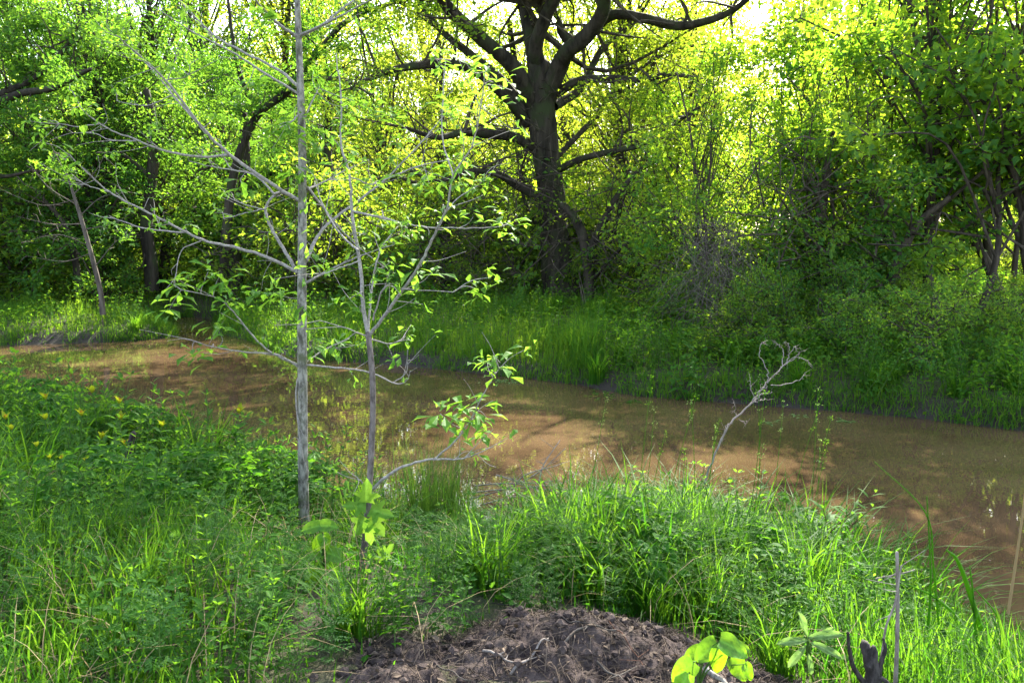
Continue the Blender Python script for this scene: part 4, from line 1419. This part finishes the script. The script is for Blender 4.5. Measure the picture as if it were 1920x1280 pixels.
A_CL = [(90, 228), (108, 288), (132, 332), (172, 198), (208, 160), (132, 160), (240, 75), (262, 80), (205, 50), (300, 115), (330, 92), (368, 112), (285, 245), (280, 370), (235, 395), (200, 408), (360, 420),
        (400, 390), (400, 220), (380, 280), (450, 175), (485, 155), (520, 235), (498, 260), (545, 245), (572, 250), (597, 268), (560, 215), (595, 165), (592, 478), (410, 520), (390, 510), (435, 560), (325, 535),
        (318, 580), (490, 545), (520, 550), (560, 575), (410, 620), (350, 15), (395, 655), (360, 660), (565, 320), (340, 130), (250, 30), (480, 30), (455, 345), (640, 262), (728, 215), (742, 262), (728, 300),
        (812, 322), (805, 345), (855, 300), (868, 268), (640, 200), (665, 190), (585, 650), (630, 645)]
A_CL = [(a, b, 1 if k % 3 else 1.3) for k, (a, b) in enumerate(A_CL)]
sapling('sapling', 'tall pale grey sapling with straight trunk and long bare side branches',
        [(571, 1040), (570, 975), (568, 850), (567, 700), (566, 560), (567, 400), (566, 250), (561, 100), (556, -40), (552, -220), (550, -420)], [23, 22, 20, 18.5, 17.5, 16, 14.5, 12, 10, 7, 4], 5.5,
        [([(558, 70), (525, 48), (495, 20), (468, -15), (430, -60)], 8, 3, -.5), ([(560, 68), (600, 50), (640, 18), (680, -12), (740, -60)], 7, 3, .4), ([(560, 68), (615, 42), (680, 8), (730, -20)], 6, 2.5, -.5),
         ([(562, 165), (520, 130), (450, 95), (400, 65), (340, 5), (310, -40)], 7, 2.5, .5), ([(563, 178), (500, 140), (430, 95), (365, 62), (300, 20)], 6, 2, -.4),
         ([(564, 378), (520, 352), (430, 290), (380, 240), (310, 150), (250, 95), (200, 52)], 9, 2.5, -.7), ([(430, 291), (370, 294), (300, 280), (255, 262), (210, 245), (160, 212), (136, 172)], 6, 2, -.2),
         ([(388, 252), (330, 185), (285, 130), (242, 88)], 5, 2, .4), ([(320, 180), (275, 198), (220, 190)], 3, 1.5, .3), ([(188, 232), (150, 238), (112, 232)], 3, 1.5, 0),
         ([(255, 265), (205, 262), (175, 250), (130, 250)], 3, 1.5, .2), ([(312, 150), (350, 143), (357, 120)], 3, 1.5, 0), ([(315, 148), (328, 115), (330, 95)], 3, 1.5, 0),
         ([(562, 515), (530, 465), (505, 420), (498, 390), (515, 365), (525, 360)], 8, 6, .3), ([(515, 365), (480, 330), (440, 320), (400, 313), (355, 302)], 5, 2, .3), ([(435, 320), (420, 295), (412, 262)], 3, 1.5, 0),
         ([(562, 512), (500, 482), (430, 462), (380, 450), (320, 420), (260, 390), (205, 360), (165, 325), (130, 290)], 8, 2, -.6), ([(345, 436), (280, 430), (230, 415), (205, 405)], 4, 1.5, .3),
         ([(205, 360), (170, 350), (140, 335)], 3, 1.5, 0), ([(500, 390), (460, 400), (420, 410)], 3, 1.5, -.2), ([(495, 393), (450, 380), (425, 368)], 3, 1.5, .2),
         ([(574, 490), (592, 450), (620, 415), (680, 370), (735, 325), (800, 255), (850, 195)], 9, 2.5, .8), ([(574, 530), (620, 505), (680, 478), (740, 458)], 7, 2, -.3), ([(720, 338), (790, 310), (855, 298)], 4, 2, .2),
         ([(574, 355), (600, 345), (650, 318), (690, 300)], 5, 2, .4), ([(576, 350), (630, 420), (680, 470), (720, 500)], 5, 2.5, .5), ([(562, 690), (520, 665), (460, 660), (400, 650), (350, 635)], 5, 2, -.4),
         ([(562, 686), (500, 655), (450, 600), (410, 560), (340, 543)], 5, 2, -.6), ([(572, 684), (640, 690), (690, 697), (740, 718), (762, 714), (770, 695)], 4.5, 2, -.3), ([(572, 680), (610, 655), (655, 635)], 4, 2, .3),
         ([(562, 690), (555, 740), (560, 800), (564, 830)], 5, 3, -.05), ([(735, 718), (760, 700), (765, 675)], 2.5, 1.5, 0), ([(380, 450), (340, 470), (330, 520)], 3, 1.5, -.2),
         ([(564, 210), (545, 230), (520, 240)], 4, 2, -.2), ([(568, 230), (590, 180), (598, 165)], 4, 2, .2)],
        A_CL, B_SAP, B_BR, 13)
B_CL = [(910, 125), (925, 155), (875, 120), (825, 110), (960, 170), (890, 345), (915, 340), (720, 400), (685, 440), (955, 420), (750, 420), (920, 520), (890, 540), (740, 455), (650, 205), (655, 560), (760, 630),
        (945, 425), (900, 200), (860, 320), (830, 400), (938, 680), (925, 695), (885, 782), (825, 775), (905, 795), (870, 815), (880, 770), (790, 500), (660, 300), (840, 205), (705, 340)]
B_CL = [(a, b, 1 if k % 3 else 1.35) for k, (a, b) in enumerate(B_CL)]
sapB = sapling('sapling', 'thin forked brown grey sapling right of the tall pale one',
               [(671, 1165), (675, 1100), (684, 1020), (690, 950), (695, 870), (699, 780), (698, 700), (690, 625)], [15, 13.5, 13, 12.5, 12, 11.5, 11.5, 11], 4.2,
               [([(691, 630), (682, 580), (674, 490), (662, 410), (655, 330), (640, 270), (640, 190), (630, 100)], 10, 3, .3), ([(692, 630), (740, 565), (785, 500), (815, 440), (838, 390), (850, 330), (890, 260), (910, 135)], 8, 2.5, -.4),
                ([(690, 622), (697, 540), (712, 470), (745, 425)], 6, 2.5, .4), ([(672, 470), (640, 440), (610, 395), (590, 340)], 5, 2, .3), ([(660, 395), (720, 410), (790, 425), (860, 428), (945, 425)], 5, 2, -.3),
                ([(815, 440), (850, 380), (900, 345)], 4, 2, .2), ([(700, 600), (720, 540), (760, 542), (850, 548)], 4, 2, -.2), ([(692, 632), (660, 620), (600, 600)], 4, 2, -.2),
                ([(694, 635), (730, 645), (755, 635)], 4, 2, .2), ([(696, 918), (740, 882), (800, 862), (860, 860), (902, 848)], 8, 2.5, -.3), ([(812, 862), (850, 830), (880, 790), (905, 740), (936, 690)], 5, 2, -.15),
                ([(690, 918), (670, 895), (655, 885)], 4, 2, 0), ([(850, 330), (830, 260), (832, 150), (835, 115)], 4, 2, .3), ([(655, 330), (690, 345), (705, 345)], 3, 2, .1), ([(672, 490), (630, 505), (590, 520)], 3.5, 2, -.2)],
               B_CL, B_SAP2, B_BR, 12)
for px, py, dx, dy, s in [(688, 945, .05, -1, 1.0), (690, 950, -.9, -.2, .9), (690, 955, .9, .1, 1.0), (686, 965, -.5, .8, .9), (692, 965, .6, .7, .95), (690, 975, .1, 1, .9), (675, 1080, -1, .1, 1.1), (672, 1090, -.6, .6, 1.0),
                          (720, 1045, .5, -.9, .7), (720, 1050, -.3, -1, .6)]:
    p, D, N, s = px_leaf(px, py, 4.13, (dx, dy), s * 1.25)
    leaf_at(sapB, L_STAR if py < 1060 else L_LOB, p, D, N, s * .85)


# ------------------------------------------------------------------ dead stalks, sticks, stump, floating leaves
def stick(pts, w0, w1, Y, name, label, cat, mat=B_DEAD, slope=0, group=None, sides=6, tw=0):
    m = MB()
    P = px_path(pts, Y, slope)
    m.tube(P, np.linspace(w0, w1, len(P)) * .5 * Y / FPX, sides, .5, 0, .06)
    for k in range(tw):
        j = rs.integers(3, len(P))
        e = P[j] + rdir(1, .2, rs)[0] * rs.uniform(.04, .12)
        m.tube([P[j], (P[j] + e) / 2 + rs.normal(0, .006, 3), e], [.002, .0016, .001], 4)
    return link(name, m.mesh(name, mat, True), label=label, category=cat, group=group)


YW = 6.2
dw = link('dead_weed', None, None, (0, 0, 0), label='dried pale weed stalk with curled branching top leaning over the water', category='dead weed')
for pts, w0, w1 in [([(1300, 960), (1330, 880), (1365, 800), (1400, 765), (1425, 735), (1450, 705), (1475, 680)], 6, 4), ([(1440, 718), (1438, 690), (1424, 665), (1428, 645), (1436, 640)], 3, 2),
                    ([(1465, 690), (1470, 665), (1462, 648), (1452, 640)], 3, 1.5), ([(1470, 685), (1490, 670), (1512, 675), (1518, 682)], 3, 1.5), ([(1475, 680), (1480, 660), (1478, 645), (1470, 642)], 3, 1.5),
                    ([(1445, 722), (1480, 718), (1500, 710), (1512, 698)], 3, 1.5), ([(1475, 682), (1500, 662), (1506, 655)], 2.5, 1.5), ([(1410, 756), (1425, 750), (1440, 748)], 4, 2), ([(1415, 752), (1430, 738), (1446, 736)], 4, 2),
                    ([(1372, 792), (1362, 800), (1355, 830)], 3, 2), ([(1412, 755), (1408, 725), (1405, 710)], 2.5, 1.5), ([(1380, 780), (1378, 770), (1376, 752)], 2.5, 1.5), ([(1480, 665), (1490, 650), (1496, 655)], 2, 1.2),
                    ([(1420, 742), (1428, 728), (1440, 725)], 3.5, 2), ([(1385, 785), (1398, 795), (1400, 788)], 2, 1.2)]:
    m = MB()
    P = px_path(pts, YW, rs.normal(0, .05))
    P[1:] += rs.normal(0, .005, (len(P) - 1, 3))
    m.tube(P, np.linspace(w0, w1 * .7, len(P)) * .36 * YW / FPX, 6)
    for k in range(7):
        e = P[-1 - k] + rs.normal(0, .028, 3)
        m.tube([P[-1 - k], (P[-1 - k] + e) / 2 + rs.normal(0, .004, 3), e], [.0014, .001, .0006], 3)
    link('stalk', m.mesh('stalk', B_DEAD, True), dw)

# washed-up dry branches in the gap at the water
db = link('driftwood_branch', None, None, (0, 0, 0), label='thin dry branches lying at the water edge between the grass', category='branch')
for pts in [[(870, 925), (930, 918), (1000, 912), (1055, 905), (1085, 885)], [(880, 935), (950, 915), (1010, 885), (1060, 840)], [(1000, 912), (1030, 935), (1070, 950)], [(960, 918), (985, 890), (1045, 872)],
            [(890, 910), (960, 906), (1040, 920), (1090, 925)], [(1010, 905), (1020, 870), (1050, 825)], [(905, 945), (970, 930), (1020, 940)], [(930, 890), (990, 905), (1050, 900)]]:
    m = MB()
    P = px_path(pts, 7.0, rs.normal(0, .15))
    m.tube(P, np.linspace(3.4, 1.4, len(P)) * .5 * 7 / FPX, 5)
    for k in range(5):
        j = rs.integers(3, len(P))
        e = P[j] + rdir(1, .1, rs)[0] * rs.uniform(.08, .25)
        m.tube([P[j], (P[j] + e) / 2, e], [.003, .0025, .0012], 3)
    link('twig', m.mesh('twig', B_DEAD, True), db)

stick([(1678, 1300), (1682, 1200), (1683, 1110), (1682, 1035)], 9, 6, 3.1, 'dead_stalk', 'straight dead stalk standing by the stump', 'stalk', tw=4)
stick([(1648, 1280), (1660, 1180), (1678, 1130), (1690, 1060)], 5, 3, 3.05, 'dead_stalk', 'thin bent dead stalk crossing the straight one', 'stalk', tw=4)
stick([(1620, 1130), (1660, 1110), (1695, 1088)], 7, 4, 4.4, 'stick', 'dark stick hanging over the muddy water', 'stick', B_CHAR)
stick([(1640, 1085), (1690, 1075), (1715, 1068)], 4, 3, 4.3, 'stick', 'pale thin stick over the muddy water', 'stick')
stick([(1640, 1095), (1700, 1130), (1760, 1165)], 4, 2, 4.2, 'stick', 'thin sloping twig beside the dead stalks', 'stick', B_CHAR)
stick([(238, 870), (243, 840), (250, 812)], 10, 12, 6.0, 'broken_branch', 'blackened broken branch standing up in the weeds', 'branch', B_CHAR)
stick([(1890, 1150), (1905, 1050), (1918, 960), (1930, 860)], 6, 3, 3.4, 'grass_stalk', 'thick pale grass stalk at the right edge', 'grass stalk', M_DRY)
stick([(60, 1000), (68, 950), (70, 915)], 7, 12, 4.2, 'grass_stalk', 'single yellow green broad blade standing on the left', 'grass stalk', M_GRASS)
# stump of roots
st = link('root_stump', None, None, (0, 0, 0), label='small dark broken stump with upright roots at the edge of the dug earth', category='stump')
for pts, w0, w1 in [([(1640, 1300), (1634, 1250), (1627, 1222), (1620, 1205)], 46, 24), ([(1620, 1280), (1600, 1250), (1592, 1215), (1590, 1185)], 16, 7), ([(1645, 1275), (1652, 1240), (1660, 1215), (1656, 1196)], 16, 7),
                    ([(1610, 1290), (1640, 1270), (1665, 1280), (1680, 1310)], 16, 10), ([(1630, 1250), (1640, 1228), (1638, 1212)], 24, 14), ([(1600, 1290), (1570, 1300), (1540, 1330)], 14, 8)]:
    m = MB()
    P = px_path(pts, 2.95, rs.normal(0, .05))
    m.tube(P, np.linspace(w0, w1, len(P)) * .36 * 2.95 / FPX, 9, .5, 0, .22)
    link('root', m.mesh('root', B_CHAR, True), st)


def ground_stick(p0, p1, bow, w, label, mat, name='stick', lift=.012):
    """stick lying on the dug earth between two spots given on the photo"""
    def hit(px, py):
        Yv = 3.2
        for _ in range(12):
            q = at(px, py, Yv)
            zz = float(dirt_z(np.array([q[0]]), np.array([q[1]]))[0]) + lift
            a, b = at(px, py, Yv - .02), at(px, py, Yv + .02)
            sl = (b[2] - a[2]) / .04
            Yv = max(2.2, Yv + (zz - q[2]) / sl)
        return at(px, py, Yv)
    a, b = hit(*p0), hit(*p1)
    pts = []
    for t in np.linspace(0, 1, 6):
        q = a + (b - a) * t + np.array([0, bow * math.sin(PI * t), 0]) + np.array([rs.normal(0, .004), rs.normal(0, .004), 0])
        q[2] = max(q[2], float(dirt_z(q[0:1], q[1:2])[0]) + lift)
        pts.append(q)
    P = catmull(pts, 3)
    m = MB()
    m.tube(P, np.linspace(w, w * .5, len(P)), 7, .5, 0, .06)
    for k in range(2):
        j = rs.integers(4, len(P) - 1)
        e = P[j] + np.array([rs.normal(0, .05), rs.normal(0, .03), .01])
        m.tube([P[j], e], [w * .5, w * .25], 5)
    return link(name, m.mesh(name, mat, True), label=label, category='stick' if name == 'stick' else 'root')


ground_stick((955, 1268), (1032, 1200), .0, .006, 'straight grey stick lying across the dug earth', B_DEAD)
ground_stick((905, 1222), (965, 1258), .0, .006, 'short grey stick beside the longer straight one', B_DEAD)
ground_stick((1060, 1205), (1155, 1180), .03, .006, 'crooked dark grey root curving over the earth heap', B_TWIG2, 'root')
ground_stick((1040, 1150), (1110, 1180), -.02, .005, 'dark root on the front of the earth heap', B_CHAR, 'root')
ground_stick((1140, 1165), (1210, 1250), 0, .003, 'thin reddish stem lying down the earth heap', B_RED)
ground_stick((1120, 1245), (1170, 1275), 0, .006, 'short brown stick at the bottom of the earth heap', B_TWIG2)
ground_stick((1320, 1250), (1372, 1290), 0, .014, 'thick pale branch end behind the lime seedling', B_SAP, lift=.02)
ground_stick((955, 1150), (1000, 1115), .02, .007, 'bundle like dark root at the top of the earth heap', B_CHAR, 'root')
ground_stick((1150, 1190), (1320, 1165), .03, .006, 'long dark root along the right of the earth heap', B_CHAR, 'root')
ground_stick((1400, 1235), (1500, 1270), .0, .005, 'brown twig between the pale seedling and the stump', B_TWIG2)
ground_stick((800, 1240), (880, 1275), .0, .004, 'thin twig in the left part of the dug earth', B_TWIG2)
# wood chips, straw and fine roots on the earth
litter = MB()
n = 4600
x, y = rs.uniform(-1.0, 1.7, n * 3), rs.uniform(2.2, 3.75, n * 3)
ok = dirt_edge(x, y) > -.05
x, y = x[ok][:n], y[ok][:n]
z = dirt_z(x, y)
for k in range(len(x)):
    a, ln = rs.random() * PI, rs.uniform(.02, .12)
    e = np.array([x[k] + math.cos(a) * ln, y[k] + math.sin(a) * ln])
    ze = float(dirt_z(e[0:1], e[1:2])[0])
    mid = np.array([(x[k] + e[0]) / 2 + rs.normal(0, .008), (y[k] + e[1]) / 2 + rs.normal(0, .008), max(z[k], ze) + rs.uniform(.004, .016)])
    w = rs.uniform(.0007, .002)
    litter.tube([(x[k], y[k], z[k] + .002), mid, (e[0], e[1], ze + .003)], [w, w, w * .7], 3, rs.random() ** 1.5)
link('straw_litter', litter.mesh('straw_litter', M_LITTER), kind='stuff', label='fine straw and rootlets scattered over the dug earth', category='litter')
clod = MB()
CUBO = np.array([(1, 0, 0), (-1, 0, 0), (0, 1, 0), (0, -1, 0), (0, 0, 1), (0, 0, -1), (.6, .6, .6), (-.6, .6, .6), (.6, -.6, .6), (-.6, -.6, .6)], float)
CF = tris((4, 6, 7), (4, 7, 9), (4, 9, 8), (4, 8, 6), (6, 0, 2), (6, 2, 7), (7, 2, 1), (7, 1, 9), (9, 1, 3), (9, 3, 8), (8, 3, 0), (8, 0, 6), (0, 5, 2), (2, 5, 1), (1, 5, 3), (3, 5, 0))
n = 2600
x, y = rs.uniform(-1.0, 1.7, n * 3), rs.uniform(2.2, 3.75, n * 3)
ok = dirt_edge(x, y) > -.02
x, y = x[ok][:n], y[ok][:n]
z = dirt_z(x, y)
for k in range(len(x)):
    s = .003 + .026 * rs.random() ** 6
    clod.add(np.array([x[k], y[k], z[k] + s * .3]) + CUBO * s * rs.uniform(.5, 1.2, (10, 3)), CF)
link('dirt_clods', clod.mesh('dirt_clods', bpy.data.materials['dug_dirt']), kind='stuff', label='crumbs and clods of loose earth on the dug heap', category='clods')

dl = MB()
n = 1100
x, y = rs.uniform(-1.0, 1.7, n * 3), rs.uniform(2.2, 3.75, n * 3)
ok = dirt_edge(x, y) > -.08
x, y = x[ok][:n], y[ok][:n]
ll = rs.uniform(.015, .05, len(x))
dl.leaves(OVATE, np.stack([x, y, dirt_z(x, y) + .006], 1), rs.normal(size=(len(x), 3)) * np.array([1, 1, .3]), leaf_normals(len(x), rs, .45), ll, ll * .5, rs.random(len(x)))
link('leaf_litter', dl.mesh('leaf_litter', M_LITTER), kind='stuff', label='dead brown leaf bits on the dug earth', category='litter')

# dry grass straws in the near grass
mb = MB()
x, y, d = scatter(3600, -4.2, 3, 2.4, 7, rg, .1, 'near', .5)
blades(mb, x, y, height(x, y), rg.uniform(.15, .5, len(x)), np.full(len(x), .004), rg, 1.3, 4)
link('dry_straws', mb.mesh('dry_straws', M_DRY), kind='stuff', label='dead straw coloured grass among the green', category='dry grass')

# tall flowering grass stalks in front of the water
rk = np.random.default_rng(123)
for k in range(18):
    px, Yk = rk.uniform(1080, 1560), rk.uniform(5.2, 6.3)
    top = rk.uniform(700, 860)
    x = X_at(px, Yk)
    t = link('grass_stalk', None, None, (0, 0, 0), label='thin upright grass stalk with a loose seed head in front of the muddy water', category='grass stalk', group='seeding grass stalks by the water')
    b = np.array([x, Yk, hz(x, Yk)])
    tp = at(px + rk.normal(20, 30), top, Yk)
    P = catmull([b, (b + tp) / 2 + np.array([rk.normal(0, .02), 0, .0]), tp], 6)
    m = MB()
    m.tube(P, np.linspace(.0032, .0014, len(P)), 4, .4)
    link('stem', m.mesh('stem', M_GRASS), t)
    h = MB()
    for q in range(26):
        j = rk.integers(len(P) - 3, len(P))
        h.leaves(DIAMOND, P[j][None] + rk.normal(0, .012, (1, 3)), rdir(1, .4, rk), rdir(1, 0, rk), .014, .006, rk.random())
    link('seed_head', h.mesh('seed_head', M_PALE if k % 2 else M_GRASS), t, kind='stuff')
for k, (pts, w) in enumerate([([(1760, 1170), (1750, 1060), (1735, 960), (1640, 865)], 5), ([(1840, 1180), (1800, 1060), (1775, 1030)], 12), ([(1740, 1180), (1745, 1080), (1738, 930)], 6), ([(1830, 1200), (1823, 1100), (1818, 1060)], 6),
                              ([(1880, 1240), (1872, 1160), (1830, 1105)], 6), ([(1790, 1150), (1745, 1115), (1690, 1090)], 6)]):
    stick(pts, w, w * .3, 3.5, 'tall_grass', ['long thin grass blade bending left over the water', 'broad upright grass blade in the right corner', 'tall thin grass stalk left of the broad blade',
                                              'short upright grass stalk right of the broad blade', 'arching grass blade near the right edge', 'grass blade arching low towards the dead stalks'][k], 'grass blade', M_GRASS, sides=4)

# floating leaves
rf = np.random.default_rng(9)
for k, (px, py, rx, ry_, lab, mt) in enumerate([(1135, 741, .28, .25, 'patch of green leaves floating below the far bank', M_WEED), (945, 718, .22, .12, 'pale patch of debris floating below the far bank', M_PALE),
                                                (1458, 797, .16, .08, 'pale twig like debris floating on the water', M_PALE), (1598, 795, .06, .05, 'small pale leaf floating by the right bank', M_PALE),
                                                (1190, 757, .07, .05, 'few green leaves floating beside the green patch', M_WEED), (1510, 785, .10, .06, 'thin floating debris between the pale pieces', M_PALE)]):
    Yf = 2.5 * FPX / (py - 440)
    c = np.array([X_at(px, Yf), Yf, .006])
    n = 26 if k < 2 else 9
    m = MB()
    P = c + rf.normal(size=(n, 3)) * np.array([rx * .6, ry_, 0]) + np.array([0, 0, 1]) * rf.uniform(0, .012, (n, 1))
    m.leaves(OVATE, P, rf.normal(size=(n, 3)) * np.array([1, 1, .05]), np.tile([0, 0, 1.], (n, 1)), .08, .045, rf.random(n))
    link('floating_leaves', m.mesh('floating_leaves', mt), label=lab, category='floating leaves')
